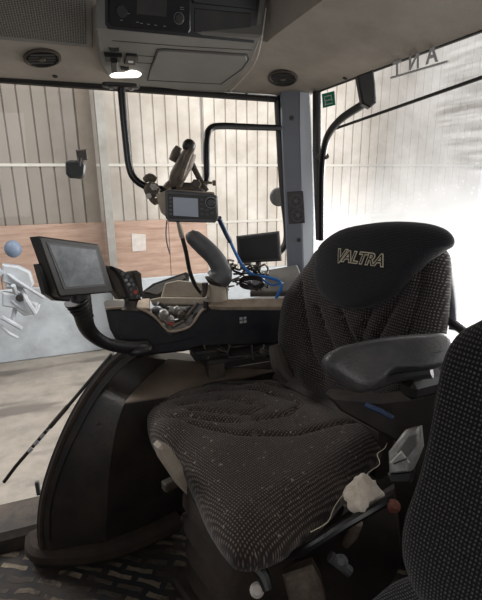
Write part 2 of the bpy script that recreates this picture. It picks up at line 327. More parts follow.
    def slab(s, P, pts, c0, T, p=2.2, rings=22, seg=72, disp=None, local=False, back=0, smooth=True):
        L_ = pts if local else [P.px(*q) for q in pts]
        if smooth: L_ = spline2(L_, max(2, seg//len(L_)))
        n = len(L_); A = sum(L_[i][0]*L_[(i+1) % n][1]-L_[(i+1) % n][0]*L_[i][1] for i in range(n))
        if A < 0: L_ = L_[::-1]
        cx = sum(q[0] for q in L_)/n; cy = sum(q[1] for q in L_)/n; vs = []; uvs = []
        def row(t, sign, T_):
            for q in L_:
                a = cx+(q[0]-cx)*(1-t); b = cy+(q[1]-cy)*(1-t)
                tt = min(1, t/.45); c = c0+sign*T_*(max(0, 1-(1-tt)**p))**(1/p)
                if disp and sign > 0: c += disp(a, b, t)
                vs.append(P.W(a, b, c)); uvs.append((a, b))
        ts = [(i/rings)**1.6 for i in range(rings)]
        bk = [t for t in ts[1:] if t < .5][::-2][:8] if back else []
        bk = sorted(set([round(t, 5) for t in (ts[2], ts[5], ts[8], ts[11])]), reverse=True) if back else []
        for t in bk: row(t, -1, back)
        for t in ts: row(t, 1, T)
        m = len(bk)+len(ts); fs = []
        for r in range(m-1): fs += [[r*n+i, r*n+(i+1) % n, (r+1)*n+(i+1) % n, (r+1)*n+i] for i in range(n)]
        fs.append([i for i in range(n)][::-1])
        k = len(vs); c = c0+T+(disp(cx, cy, 1) if disp else 0); vs.append(P.W(cx, cy, c)); uvs.append((cx, cy))
        fs += [[(m-1)*n+i, (m-1)*n+(i+1) % n, k] for i in range(n)]
        return s.add(vs, fs, uvs)
    def grid(s, rows, closed=False):
        n = len(rows[0]); vs = [p for r in rows for p in r]; fs = []
        for i in range(len(rows)-1):
            for j in range(n-1+closed): a = i*n+j; b = i*n+(j+1) % n; fs.append([a, b, b+n, a+n])
        return s.add(vs, fs)
    def build(s, name, m, parent=None, sharp=35, solid=0):
        me = bpy.data.meshes.new(name)
        if parent is None:
            xs = [v.x for v in s.v]; ys = [v.y for v in s.v]; base = V(((min(xs)+max(xs))/2, (min(ys)+max(ys))/2, min(v.z for v in s.v)))
        else: base = rootloc(parent)
        me.from_pydata([v-base for v in s.v], [], s.f)
        if s.uv:
            ul = me.uv_layers.new(name='UVMap')
            for l in me.loops: ul.data[l.index].uv = s.uv.get(l.vertex_index, (0, 0))
        import bmesh
        bm = bmesh.new(); bm.from_mesh(me); bmesh.ops.recalc_face_normals(bm, faces=bm.faces)
        for e in bm.edges:
            if len(e.link_faces) == 2 and e.calc_face_angle(0) > math.radians(sharp): e.smooth = False
        for f in bm.faces: f.smooth = True
        bm.to_mesh(me); bm.free()
        me.materials.append(M[m] if isinstance(m, str) else m)
        o = bpy.data.objects.new(name, me); bpy.context.scene.collection.objects.link(o)
        if parent is None: o.location = base
        else: o.parent = parent
        if solid: md = o.modifiers.new('s', 'SOLIDIFY'); md.thickness = solid; md.offset = 0
        return o
def spline2(P, k):
    n = len(P); out = []
    for i in range(n):
        p0, p1, p2, p3 = [V(P[(i+j) % n]) for j in (-1, 0, 1, 2)]
        for q in range(k):
            t = q/k; v = .5*((2*p1)+(p2-p0)*t+(2*p0-5*p1+4*p2-p3)*t*t+(3*p1-p0-3*p2+p3)*t**3); out.append((v.x, v.y))
    return out
def tag(o, label=None, cat=None, group=None, kind=None):
    if label: o['label'] = label
    if cat: o['category'] = cat
    if group: o['group'] = group
    if kind: o['kind'] = kind
    return o
def thing(name, loc, label, cat, group=None):
    o = bpy.data.objects.new(name, None); bpy.context.scene.collection.objects.link(o); o.location = V(loc); o.empty_display_size = .05
    return tag(o, label, cat, group)
def text(name, body, P, a, b, c, size, m, parent, shear=0, offset=0, extrude=.0006, mirror=False, sx=1, rot=0, spacing=1):
    cu = bpy.data.curves.new(name, 'FONT'); cu.body = body; cu.size = size; cu.shear = shear; cu.offset = offset; cu.extrude = extrude; cu.align_x = 'CENTER'; cu.align_y = 'CENTER'; cu.space_character = spacing
    t = bpy.data.objects.new(name+'_tmp', cu); me = bpy.data.meshes.new_from_object(t); bpy.data.objects.remove(t)
    mm = P.mat(a, b, c) @ Matrix.Rotation(rot, 4, 'Z') @ Matrix.Diagonal((-sx if mirror else sx, 1, 1, 1))
    me.transform(mm)
    if mirror: me.flip_normals()
    base = rootloc(parent) if parent else V((0, 0, 0)); me.transform(Matrix.Translation(-base))
    me.materials.clear(); me.materials.append(M[m]); me.name = name
    o = bpy.data.objects.new(name, me); bpy.context.scene.collection.objects.link(o); o.parent = parent; return o

# ================================================================== THE SHED
ZG = -1.3
_c, _s = math.cos(YAW), math.sin(YAW)
SH = PL((7.35*_s, 7.35*_c, ZG), (.36*_c-_s, -.36*_s-_c, 0))
def shx(px, py): return SH.px(px, py)
plytop = shx(100, 222)[1]; plybot = shx(60, 284)[1]; plyend = shx(206, 240)[0]
# cladding: trapezoidal ribs
mb = MB(); A0, A1 = -5.5, 5.2; pitch = .18
def prof(z0, z1, a0, a1, c):
    xs = []; a = a0; 
    while a < a1:
        for da, dc in ((0, 0), (.004, -.022), (.019, -.022), (.023, 0)): xs.append((a+da, c+dc))
        a += pitch
    vs = []; uvs = []
    for z in (z0, z1):
        for x, cc in xs: vs.append(SH.W(x, z, cc)); uvs.append((x, z))
    n = len(xs); mb.add(vs, [[i, i+1, i+1+n, i+n] for i in range(n-1)], uvs)
prof(plytop-.05, 6.2, A0, plyend, 0); prof(.6, 6.2, plyend+.001, A1, 0)
tag(mb.build('wall_back', 'clad', sharp=20), 'ribbed cream steel cladding of the shed wall', kind='structure')
mb = MB()
mb.box(SH.W((A0+plyend)/2, (plytop+plybot)/2, .03), ((plyend-A0)/2, .03, (plytop-plybot)/2), Matrix((SH.u, SH.n, SH.v)).transposed(), .004)
o = mb.build('wall_panel', 'ply'); tag(o, 'band of reddish plywood sheeting along the shed wall', kind='structure')
me = o.data; ul = me.uv_layers.new(name='UVMap')
for l in me.loops:
    p = me.vertices[l.vertex_index].co+o.location-SH.o; ul.data[l.index].uv = (p.dot(SH.u), p.dot(SH.v))
R3 = Matrix((SH.u, SH.n, SH.v)).transposed()
mb = MB(); mb.box(SH.W((A0+A1)/2, plybot/2, .0), ((A1-A0)/2, .09, plybot/2), R3, .02)
tag(mb.build('wall_base', 'concwall'), 'pale concrete base of the shed wall', kind='structure')
for i, (pa, pb, y, pz) in enumerate(((None, None, 0, (20, 165)), (plyend, A1, 0, (340, 217)))):
    z = shx(*pz)[1]; a0 = A0 if pa is None else pa; a1 = A1 if pb is None else pb
    mb = MB(); mb.box(SH.W((a0+a1)/2, z, .006), ((a1-a0)/2, .006, .02), R3, .002)
    tag(mb.build('trim_%d' % (i+1), 'girt'), kind='structure')
# steel column in front of wall
ca = shx(97, 90)[0]; mb = MB()
ca = shx(105, 200)[0]+.02
mb.box(SH.W(ca, 3.1, .34), (.055, .012, 3.1), R3, .003); mb.box(SH.W(ca, 3.1, .24), (.008, .09, 3.1), R3, .002); mb.box(SH.W(ca, 3.1, .14), (.055, .012, 3.1), R3, .003)
mb.box(SH.W(ca, .02, .24), (.12, .16, .02), R3, .004)
stc = mb.build('steel_column', 'steel'); tag(stc, 'grey steel I-beam column standing against the shed wall', 'column')
mb = MB(); mb.box(SH.W(ca-.2, 4.1, .03), (.10, .02, 2.1), R3, .004); tag(mb.build('trim_3', 'darkband'), kind='structure')  # flat box added for the dark band left of the column
# shed floor
mb = MB(); mb.add([(-9, -5, ZG), (9, -5, ZG), (9, 9, ZG), (-9, 9, ZG)], [[0, 1, 2, 3]])
tag(mb.build('floor', 'concfloor'), 'dusty concrete floor of the shed', kind='structure')
# paper on plywood
p = [SH.px(*q) for q in ((131, 233), (145, 234), (145.5, 250), (132, 251))]
mb = MB(); mb.plate(SH, p, .061, .066, .002, local=True)
tag(mb.build('paper_notice', 'paper'), 'sheet of pale paper pinned on the plywood', 'notice')
# machine parked at left
mc = thing('farm_implement', SH.W(-2.6, 0, .9), 'white and blue farm machine parked by the shed wall at left', 'machine')
Q = SH.off(.9)
def qp(x, y, c=0): a, b = Q.px(x, y); return Q.W(a, b, c)
mb = MB(); mb.ball(qp(13, 249), .10, (1, .8, 1.1)); mb.build('tank', 'machblue', mc)
mb = MB(); mb.plate(Q, ((2, 264), (18, 266), (30, 272), (34, 284), (30, 290), (14, 286), (2, 282)), -.08, .02, .02); mb.build('guard_panel', 'mach', mc)
mb = MB(); mb.plate(Q, ((2, 292), (20, 294), (38, 304), (36, 314), (24, 316), (14, 308), (2, 306)), -.06, .02, .02); mb.build('guard_panel', 'mach', mc)
random.seed(21)
for pts, rr0 in ((((2, 270), (16, 279), (44, 297)), .022), (((6, 286), (20, 290), (28, 300), (36, 312)), .03), (((12, 300), (22, 308), (34, 314), (38, 306)), .025), (((2, 318), (12, 322), (20, 330)), .03), (((14, 284), (16, 300), (12, 322)), .028), (((0, 328), (10, 330), (18, 336)), .02)):
    mb = MB(); mb.tube([qp(*q, random.uniform(-.1, .12)) for q in pts], rr0, 8, 4); mb.build('frame_tube', 'mach', mc)
mb = MB(); a, b = Q.px(-34, 300); mb.tube([Q.W(a, 0, 0), Q.W(a, b, 0), qp(2, 270)], .05, 8, 1); mb.build('leg', 'mach', mc)
mb = MB(); mb.disc(qp(20, 297, .03), Q.n, .045, .04, 16); mb.build('hub', 'groove', mc)

# ================================================================== THE CAB
YS, XR = 1.72, .905
def sm(a, b, k=.05):
    h = max(k-abs(a-b), 0)/k; return min(a, b)-h*h*k*.25
POCKET = None
PBo = on_y(180, 33, 1.36); PB = PL(PBo, V((0, -1, -.35)), V((0, 0, 1)))
_l, _r = PB.W(*PB.px(98, 20)), PB.W(*PB.px(268, 20))
def zceil(x, y):
    s = 1.626+.32*(YS-y); r = 1.625+.28*(XR-x)
    z = sm(sm(s, r), 1.83, .08)
    if POCKET and POCKET[0] < x < POCKET[1] and y < POCKET[2]: z += .16      # pocket that takes the overhead console
    return z
POCKET = (_l.x, _r.x, PBo.y+.012)
mb = MB(); nx, ny = 150, 150; rows = []; top = []
for j in range(ny+1):
    y = YS-(YS+.6)*j/ny; rows.append([V((XR-(XR+1.3)*i/nx, y, zceil(XR-(XR+1.3)*i/nx, y))) for i in range(nx+1)])
mb.grid(rows)
bt = [[V((p.x, p.y, 2.06)) for p in r] for r in rows]; mb.grid(bt)
mb.grid([rows[0], bt[0]]); mb.grid([rows[-1], bt[-1]]); mb.grid([[r[0] for r in rows], [r[0] for r in bt]]); mb.grid([[r[-1] for r in rows], [r[-1] for r in bt]])
tag(mb.build('ceiling', 'liner', sharp=50), 'beige grey fabric headliner of the tractor cab', kind='structure')
POCKET = None
# cab floor and mats
mb = MB(); mb.box((-.1, .55, -.03), (1.05, .95, .03), None, .008)
tag(mb.build('floor', 'mat'), 'dirty patterned rubber cab floor', kind='structure')
mb = MB(); mb.box((-.75, 1.6, .02), (.6, .1, .05), None, .02); tag(mb.build('trim_4', 'blackdust'), kind='structure')

mb = MB(); mb.box((XR+.035, .72, .41), (.012, 1.0, .43), None, .01); tag(mb.build('wall_rear', 'black'), kind='structure')
mb = MB(); mb.box((-.1, -.42, .35), (1.05, .025, .42), None, .01); tag(mb.build('wall_left_added_unseen', 'black'), kind='structure')  # unseen low cab side, added to keep light off the floor
mb = MB(); mb.box((-1.15, .55, .3), (.025, .95, .36), None, .01); tag(mb.build('wall_front_added_unseen', 'black'), kind='structure')  # unseen low cab front, added to darken the floor area
# roof edge seals (black)
sl = on_y(16, 80, YS+.01); sr_ = on_y(277, 99, YS+.01); mb = MB(); mb.tube([sl+(sl-sr_)*1.2, sl, sr_], .014, 10, 1); tag(mb.build('trim_5', 'black'), kind='structure')
# side window
w1 = tag(MB().add([(-1.25, YS+.02, .55), (.80, YS+.02, .55), (.80, YS+.02, 1.6), (-1.25, YS+.02, 1.6)], [[0, 1, 2, 3]]).build('window_1', 'glass'), 'right hand side window of the cab', kind='structure')
# right-hand frame of side window: follows photograph's dark bent strip left of pillar
mb = MB(); pts = [on_y(x, y, YS+.01) for x, y in ((277, 96), (279, 130), (283, 190), (287, 225), (286, 243), (278, 254))]
mb.tube(pts, [.013, .014, .016, .017, .016, .013], 10, 5); mb.build('window_frame', 'black', w1)
# corner pillar
pc = on_y(300, 268, 1.66)
pil = tag(thing('corner_pillar', (pc.x, pc.y, .6), None, None), 'blue grey corner pillar with two round air vents', 'pillar')
Pp = facing(298, 180, 1.86, 0, 0)
mb = MB(); mb.plate(Pp, ((280, 90), (283, 85), (300, 86), (300, 130), (304, 268), (307, 330), (287, 330), (287, 268), (281, 130)), -.05, 0, .006); mb.build('pillar_cover', 'pillar', pil)
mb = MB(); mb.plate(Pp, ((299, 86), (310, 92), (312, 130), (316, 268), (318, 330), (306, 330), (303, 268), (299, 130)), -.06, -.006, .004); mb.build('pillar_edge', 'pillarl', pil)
mb = MB(); mb.plate(Pp, ((287, 192), (303, 191), (305, 223), (289, 224)), 0, .004, .002); vp = mb.build('vent_panel', 'black', pil)
for x, y in ((296, 201), (298, 215)):
    a, b = Pp.px(x, y); mb = MB(); mb.ring(Pp.W(a, b, .004), Pp.n, .027, .003, .003); mb.disc(Pp.W(a, b, .004), Pp.n, .008, .003)
    for k in range(5): t = k*1.2566; mb.tube([Pp.W(a+.008*math.cos(t), b+.008*math.sin(t), .006), Pp.W(a+.024*math.cos(t), b+.024*math.sin(t), .006)], .0012, 5, 1)
    mb.build('vent', 'greyplastic', vp)
for x, y in ((291.5, 118), (299, 240)):
    a, b = Pp.px(x, y); mb = MB(); mb.disc(Pp.W(a, b, 0), Pp.n, .009, .004); mb.build('screw_cap', 'black', pil)
# rear window
REAR = PL((XR, 1.0, 1.2), (-1, 0, 0))
DG = dirty_glass((REAR.px(510, 75)[0], 1.2+REAR.px(510, 75)[1]))
ya, yb = 1.80, -.25; vs = [(XR+.015, ya, .6), (XR+.015, yb, .6), (XR+.015, yb, 1.635), (XR+.015, ya, 1.635)]
w2 = MB().add(vs, [[0, 1, 2, 3]], [(1.0-v[1], v[2]) for v in vs]).build('window_2', DG); tag(w2, 'dusty rear window of the cab glowing with daylight', kind='structure')
mb = MB(); mb.tube([on_x(x, y, XR) for x, y in ((317, 92), (317, 150), (320, 240))], .017, 10, 1); mb.build('window_frame', 'black', w2)
q0 = on_x(333, 129.5, XR+.01); q1 = on_x(466, 83, XR+.01); q2 = q1+(q1-q0)*.6
mb = MB(); mb.tube([q0, q1, q2], .005, 8, 1); mb.build('window_seal', 'black', w2)
e0 = on_x(319, 91, XR+.005); e1 = on_x(466, 36, XR+.005); e2 = e1+(e1-e0)*.8
mb = MB(); mb.tube([e0, e1, e2], .006, 8, 1); mb.build('roof_seal', 'black', w2)
mb = MB(); G = REAR
q = [(322, 94), (334, 91), (335, 105), (323, 108)]
ps = MB(); ps.plate(G, q, -.002, .001, .0005); st = ps.build('emergency_exit_sticker', 'green'); tag(st, 'small green emergency exit sticker on the rear glass beside the pillar', 'sticker')
mk = MB(); 
for seg in (((324.5, 97), (332, 95)), ((325, 105), (333, 103)), ((326, 101), (331, 99.5)), ((325, 98), (326, 104.5)), ((331.5, 96), (332.5, 101))):
    mk.tube([G.W(*G.px(*s_), .0018) for s_ in seg], .0019, 5, 1)
mk.build('sticker_symbol', 'whitemark', st)
# mirrored lettering on rear glass
ld = thing('window_lettering', on_x(430, 62, XR), 'mirrored grey letters ANT with underline on the upper rear glass', 'decal')
for ch, x, y, sz in (('T', 399, 69, .056), ('N', 416, 62, .056), ('A', 434, 55, .060)):
    a, b = G.px(x, y); text('letter', ch, G, a, b, .004, sz, 'darkmark', ld, mirror=True, rot=math.radians(-3), offset=.0015, shear=.2)
mb = MB(); mb.tube([G.W(*G.px(392, 78), .004), G.W(*G.px(449, 61.5), .004)], .0035, 5, 1); mb.build('underline', 'darkmark', ld)

# grab handle near the pillar
gh = thing('grab_handle', on_x(321, 235, .86), 'long curved black grab handle beside the rear window', 'handle')
mb = MB(); mb.tube([at(*p, d) for p, d in (((321, 240), 1.72), ((321, 200), 1.70), ((322, 165), 1.66), ((327, 138), 1.60), ((340, 120), 1.52), ((362, 105), 1.42), ((372, 98), 1.36))], [.012]*7, 12, 7); mb.build('tube', 'gloss', gh)
Pm = facing(366, 90, 1.34, 10)
mb = MB(); mb.plate(Pm, ((357, 76), (373, 70), (375, 84), (376, 103), (370, 108), (362, 104)), -.03, .006, .004); mb.build('mount', 'black', gh)
mb = MB(); mb.tube([at(318, 156, 1.68), at(322, 158, 1.66), at(327, 156, 1.64)], .010, 8, 2); mb.build('clamp', 'blackdust', gh)

# ------------------------------------------------ ceiling fittings
def cpt(px, py, lift=0):
    r = ray(px, py); t = .6
    for _ in range(3000):
        p = CAM+r*t
        if p.y > YS+.02 or p.x > XR+.02 or p.z > zceil(p.x, p.y)-lift: break
        t += .0006
    return p
def cnorm(p):
    e = .01; return V(((zceil(p.x+e, p.y)-zceil(p.x-e, p.y))/(2*e), (zceil(p.x, p.y+e)-zceil(p.x, p.y-e))/(2*e), -1)).normalized()
def ceil_plane(px, py, lift=0):
    p = cpt(px, py, lift); n = cnorm(p); return PL(p, n, V((0, -.3, 1)))
def roundvent(px, py, rx, ry, label, yawu):
    P = ceil_plane(px, py); pts = [P.px(px+rx*math.cos(t), py+ry*math.sin(t)) for t in [2*math.pi*k/28 for k in range(28)]]
    r = thing('round_air_vent', P.o, label, 'air vent', None)
    mb = MB(); mb.plate(P, pts, -.004, .008, .004, local=True); mb.build('bezel', 'liner', r) if False else None
    mb = MB(); n = len(pts); vs = []
    for s_, c in ((1.0, 0), (1.0, .006), (.88, .008), (.84, -.0), ): vs += [P.W(a*s_, b*s_, c) for a, b in pts]
    fs = [[i*n+k, i*n+(k+1) % n, (i+1)*n+(k+1) % n, (i+1)*n+k] for i in range(3) for k in range(n)]
    mb.add(vs, fs+[list(range(n))[::-1]]); mb.build('bezel', 'blackdust', r)
    mb = MB(); mb.plate(P, [(a*.82, b*.82) for a, b in pts], -.002, .003, .002, local=True)
    mb.build('duct', 'groove', r)
    for k in (-.5, -.17, .17, .5):
        w = .8*math.sqrt(1-k*k); W = abs(pts[0][0])
        a0 = V(pts[0])-V(pts[14]); b0 = V(pts[7])-V(pts[21]); m0 = b0*k*.42; e = a0*.5*w*.9
        mb = MB(); mb.tube([P.W(m0.x-e.x, m0.y-e.y, .005), P.W(m0.x+e.x, m0.y+e.y, .005)], .0035, 6, 1); mb.build('louvre', 'black', r)
    mb = MB(); mb.disc(P.W(0, 0, .004), P.n, .010, .008); mb.build('knob', 'blackdust', r)
    return r
roundvent(42, 57, 19, 9, 'round black air vent in the headliner below the mesh grille', 0)
roundvent(283, 77, 15, 8, 'round black air vent in the headliner above the corner pillar', 0)
for px, py, lb in ((55, 76, 'small dark screw hole in the headliner below the left air vent'), (345, 78, 'small dark screw hole in the headliner near the grab handle mount'), (246, 94, 'small dark screw hole in the headliner left of the pillar vent')):
    P = ceil_plane(px, py); mb = MB(); mb.disc(P.W(0, 0, -.001), P.n, .008, .004); tag(mb.build('screw_plug', 'groove'), lb.replace('screw hole', 'screw plug'), 'screw plug')
# mesh grille panel
P = ceil_plane(60, 30); P.o = P.o + P.n*.0
g = thing('speaker_grille', P.o, 'perforated grey mesh grille panel left of the radio console', 'grille')
qd = [P.px(*p) for p in ((-30, 36), (93, 47), (92, -25), (-30, -25))]
mb = MB(); mb.plate(P, qd, -.03, .004, .003, local=True); mb.build('frame', 'liner2', g)
qd = [P.px(*p) for p in ((-28, 31), (86, 42), (85, -22), (-28, -22))]
mb = MB(); mb.plate(P, qd, .004, .008, .002, local=True); mb.build('mesh', 'grille', g)
# overhead console: lower sloped face A, upper radio face B
PA = ceil_plane(170, 70); pc0 = cpt(180, 93, .004); pe = PB.W(*PB.px(180, 33)); dv = (pe-pc0); PA = PL(pc0, V((1, .0, .0)).cross(dv), V((0, -.3, 1)))
if PA.n.z > 0: PA = PL(PA.o, -PA.n, V((0, -.3, 1)))
oc = thing('overhead_console', PA.o, 'grey overhead console holding radio, switches and map lamp', 'console')
lowA = [PA.px(*p) for p in ((97, 40), (100, 60), (106, 75), (120, 80), (180, 91), (205, 95), (222, 94), (236, 82), (252, 62), (258, 45))]
hing = [PA.px(97, 40), PA.px(258, 45)]
lowA2 = [PA.px(95, 28), PA.px(99, 60), PA.px(106, 75), PA.px(120, 81), PA.px(180, 91), PA.px(205, 95), PA.px(221, 95), PA.px(236, 82), PA.px(252, 62), PA.px(262, 37)]
mb = MB(); mb.plate(PA, lowA2, -.05, 0, .006, local=True)
up = [PB.px(*p) for p in ((95, 30), (95, -40), (272, -40), (267, 0), (262, 41))]
mb.plate(PB, up, -.03, 0, .005, local=True); mb.build('housing', 'liner2', oc)
# light trim line at the console's right edge
mb = MB(); mb.tube([PA.W(*PA.px(224, 97), -.0), PA.W(*PA.px(238, 84), .0), PA.W(*PA.px(254, 64), .0), PA.W(*PA.px(261, 42), .0), PB.W(*PB.px(266, 8), 0)], .0022, 6, 4); mb.build('edge_trim', 'girt', oc)
def gap(name, P, pts, r=.0011, m='groove', closed=False, parent=None):
    L_ = [P.W(*P.px(*p), .0005) for p in pts]; mb = MB(); mb.tube(L_, r, 5, 1); return mb.build(name, m, parent)
# flap
mb = MB(); mb.plate(PA, ((158, 50), (164, 49.5), (246, 55), (247, 60), (240, 68), (220, 83), (148, 79), (150, 70)), -.002, .004, .0025); mb.build('flap', 'liner2', oc)
gap('flap_gap', PA, ((157, 49), (165, 48.5), (247, 54), (249, 59), (242, 69), (221, 84), (147, 80), (150, 69), (157, 49)), .0013, parent=oc)
gap('console_seam', PA, ((112, 40.5), (180, 46), (252, 50)), .0008, parent=oc)
# blank switch plates
gap('blank_switch', PA, ((138, 55.5), (155, 56.5), (153, 63.5), (137, 62.5), (138, 55.5)), .0008, parent=oc)
# rotary switch, rocker, lens
mb = MB(); mb.plate(PA, ((104, 52), (122, 53), (121, 59), (105, 58)), 0, .012, .003); mb.plate(PA, ((110, 55), (117, 55), (117, 66), (111, 66)), .004, .022, .003); mb.build('rotary_switch', 'black', oc)
mb = MB(); mb.plate(PA, ((126, 53), (137, 54), (135, 63), (124, 62)), 0, .008, .002); rs = mb.build('rocker_switch', 'black', oc)
mb = MB(); mb.plate(PA, ((128, 58), (133, 58.3), (133, 60), (128, 59.7)), .008, .0095, .0003); mb.build('switch_mark', 'whitemark', rs)
mb = MB(); mb.plate(PA, ((108, 47), (114, 48), (119, 47.5), (119, 51), (110, 51)), 0, .0012, .0003); mb.build('switch_legend', 'groove', oc)
mb = MB(); mb.plate(PA, ((120, 66), (129, 67), (129, 70), (121, 69)), 0, .003, .001); mb.build('lamp_button', 'groove', oc)
mb = MB(); mb.plate(PA, ((110, 75), (116, 72.5), (124, 72.5), (132, 70), (141, 73), (138, 76.5), (126, 77), (113, 77)), 0, .004, .003, smooth=3); lam = mb.build('map_lamp', 'lamp', oc); lam['label'] = 'lit white map lamp lens'
# recess with radio
mb = MB(); mb.plate(PB, ((105, -32), (105, 24), (108, 29), (254, 43), (257, 20), (264, -32)), -.02, .0015, .001); mb.build('recess', 'gloss', oc)
mb = MB(); mb.plate(PB, ((108, -30), (108, 22), (112, 26), (188, 33), (190, 30), (190, -30)), 0, .012, .004); rd = mb.build('radio', 'darkscreen', oc)
a, b = PB.px(178, 18); mb = MB(); mb.disc(PB.W(a, b, .012), PB.n, .012, .009); mb.build('knob', 'black', rd)
mb = MB(); mb.ring(PB.W(a, b, .012), PB.n, .0145, .0012, .002); mb.build('knob_ring', 'mark', rd)
a, b = PB.px(121, 11); mb = MB(); mb.ring(PB.W(a, b, .012), PB.n, .016, .0008, .002); mb.disc(PB.W(a, b, .012), PB.n, .014, .006); mb.build('dial', 'black', rd)
for x, y in ((121, 20), (137, 22), (141, 23), (148, 24), (155, 25), (164, 26)):
    aa, bb = PB.px(x, y); mb = MB(); mb.plate(PB, [(aa-.004, bb-.0006), (aa+.003, bb-.0006), (aa+.003, bb+.0008), (aa-.004, bb+.0008)], .0115, .0126, .0002, local=True); mb.build('printed_mark', 'mark', rd)
for seg in (((124, 13), (129, 13.5)), ((179, 7), (183, 7.5)), ((179, 9), (183, 9.5))):
    mb = MB(); mb.tube([PB.W(*PB.px(*s_), .0125) for s_ in seg], .0006, 5, 1); mb.build('printed_mark', 'mark', rd)
mb = MB(); mb.plate(PB, ((136, -30), (136, 14), (166, 17), (166, -30)), .011, .013, .001); mb.build('radio_display', 'black', rd)
mb = MB(); mb.plate(PB, ((194, 8), (194, 32), (250, 38), (251, 13)), -.0, .003, .002); mb.build('storage_flap', 'black', oc)
mb = MB(); mb.plate(PB, ((192, -30), (192, 3), (256, 10), (258, -30)), -.0, .009, .002); mb.build('storage_lid', 'gloss', oc)

# ------------------------------------------------ monitor rail (bent tube)
rl = thing('monitor_rail', at(122, 88, 1.35), 'bent black tube rail hanging from ceiling and carrying the displays', 'rail')
D = [((121, 84), 1.50), ((123, 110), 1.50), ((126, 140), 1.50), ((129, 165), 1.50), ((134, 178), 1.50), ((145, 186), 1.50), ((160, 189), 1.50), ((190, 190), 1.52), ((202, 188), 1.54), ((206.5, 178), 1.56), ((206.5, 155), 1.57), ((207, 138), 1.58), ((210, 129), 1.60), ((220, 126), 1.62), ((250, 127), 1.70), ((280, 128), 1.80)]
mb = MB(); mb.tube([at(*p, d) for p, d in D], .0115, 14, 5); mb.build('tube', 'gloss', rl)
p = at(121, 86, 1.50); P = PL(p, (0, 0, -1), V((0, 1, 0)))
mb = MB(); mb.plate(P, [(-.045, -.02), (.045, -.02), (.045, .02), (-.045, .02)], -.006, .006, .004, local=True, smooth=3); mb.build('flange', 'black', rl)
for dx in (-.03, .03):
    mb = MB(); mb.disc(P.W(dx, 0, .006), (0, 0, -1), .007, .005, 6); mb.build('bolt', 'silver', rl)
# clamp with wing knobs
cl = thing('tube_clamp', at(152, 205, 1.47), 'dusty metal clamp with wing knob on the rail left of the display', 'clamp')
mb = MB(); c = at(152, 190, 1.47); mb.disc(c, c-at(152, 190, 1.3), .026, .03) if False else None
n = -ray(152, 190).normalized()
mb.disc(c-n*.02, n, .027, .035, 8); mb.build('body', 'bracket', cl)
mb = MB(); mb.disc(at(154, 187, 1.44), n, .013, .016, 6); mb.disc(at(149, 196, 1.44), n, .010, .014, 6); mb.build('nut', 'silver', cl)
mb = MB(); mb.tube([at(145, 180, 1.46), at(150, 177, 1.45), at(156, 180, 1.45)], [.010, .012, .009], 8, 3); mb.tube([at(151, 178, 1.46), at(151, 188, 1.46)], .007, 8, 1); mb.build('wing_knob', 'bracket', cl)
mb = MB(); mb.tube([at(150, 196, 1.46), at(155, 202, 1.45), at(160, 198, 1.45)], [.009, .011, .008], 8, 3); mb.build('lever', 'bracket', cl)

# ball mount arms
ba = thing('ball_mount_arm', at(180, 190, 1.45), 'double socket ball mount arm holding up the small display', 'mount arm')
mb = MB(); mb.tube([at(176, 184, 1.43), at(178, 176, 1.42), at(185, 163, 1.42), at(190, 152, 1.42)], [.020, .026, .026, .021], 14, 4); mb.build('socket_arm', 'bracket', ba)
mb = MB(); mb.tube([at(180, 180, 1.40), at(187, 158, 1.40), at(192, 149, 1.40)], [.010, .012, .010], 10, 3); mb.build('arm_rib', 'bracket', ba)
mb = MB(); mb.ball(at(189, 146, 1.42), .021); mb.build('ball', 'black', ba)
mb = MB(); mb.tube([at(179, 147, 1.44), at(176, 153, 1.44), at(172, 161, 1.44)], [.011, .015, .012], 10, 3); mb.tube([at(175, 157, 1.44), at(183, 163, 1.43)], .006, 8, 1); mb.build('tightening_knob', 'bracket', ba)
mb = MB(); mb.tube([at(192, 164, 1.46), at(199, 178, 1.46), at(207, 191, 1.46)], [.010, .009, .008], 10, 2); mb.build('second_arm', 'blackdust', ba)
mb = MB(); mb.tube([at(176, 186, 1.45), at(190, 186, 1.45), at(202, 185, 1.45)], [.013, .011, .012], 10, 2); mb.disc(at(196, 184, 1.42), n, .016, .02, 6); mb.build('base_clamp', 'blackdust', ba)
mb = MB(); mb.tube([at(203, 182, 1.44), at(212, 183, 1.44)], .004, 8, 1); mb.disc(at(213, 183, 1.44), (1, 0, 0), .009, .008, 10); mb.build('bolt', 'bracket', ba)
mb = MB(); mb.tube([at(166, 189, 1.45), at(170, 184, 1.45), at(177, 183, 1.45)], [.014, .012, .010], 10, 3); mb.build('knuckle', 'bracket', ba)

# guidance display
P = facing(192, 206, 1.38, -4, -2)
gd = thing('guidance_display', P.W(0, -.05, 0), 'small landscape guidance display with grey screen and round knob', 'display')
mb = MB(); mb.plate(P, ((155, 195), (167, 190), (214, 193), (217, 200), (217, 219), (200, 221), (167, 219), (160, 213)), -.045, -.012, .006); hs = mb.build('back_shell', 'cream', gd); hs['label'] = 'dusty cream back shell'
mb = MB(); mb.plate(P, ((165, 191.5), (168, 190), (213, 194), (217.5, 197), (218.5, 219), (215, 223), (169, 222), (165.5, 218)), -.014, 0, .004); mb.build('casing', 'greyplastic', gd)
mb = MB(); mb.plate(P, ((167.5, 193.5), (215, 196.5), (216.5, 219.5), (168.5, 218.5)), 0, .0015, .001); mb.build('bezel', 'black', gd)
mb = MB(); mb.plate(P, ((173, 197), (198, 198.5), (198.5, 217), (173.5, 215.5)), .0015, .0025, .0005); mb.build('screen', 'lcd', gd)
for y in (196.5, 200.5, 204.5, 208.5, 212.5):
    mb = MB(); mb.plate(P, ((169, y), (172, y+.2), (172, y+2.6), (169, y+2.4)), .0015, .003, .0006); mb.build('button', 'greyplastic', gd)
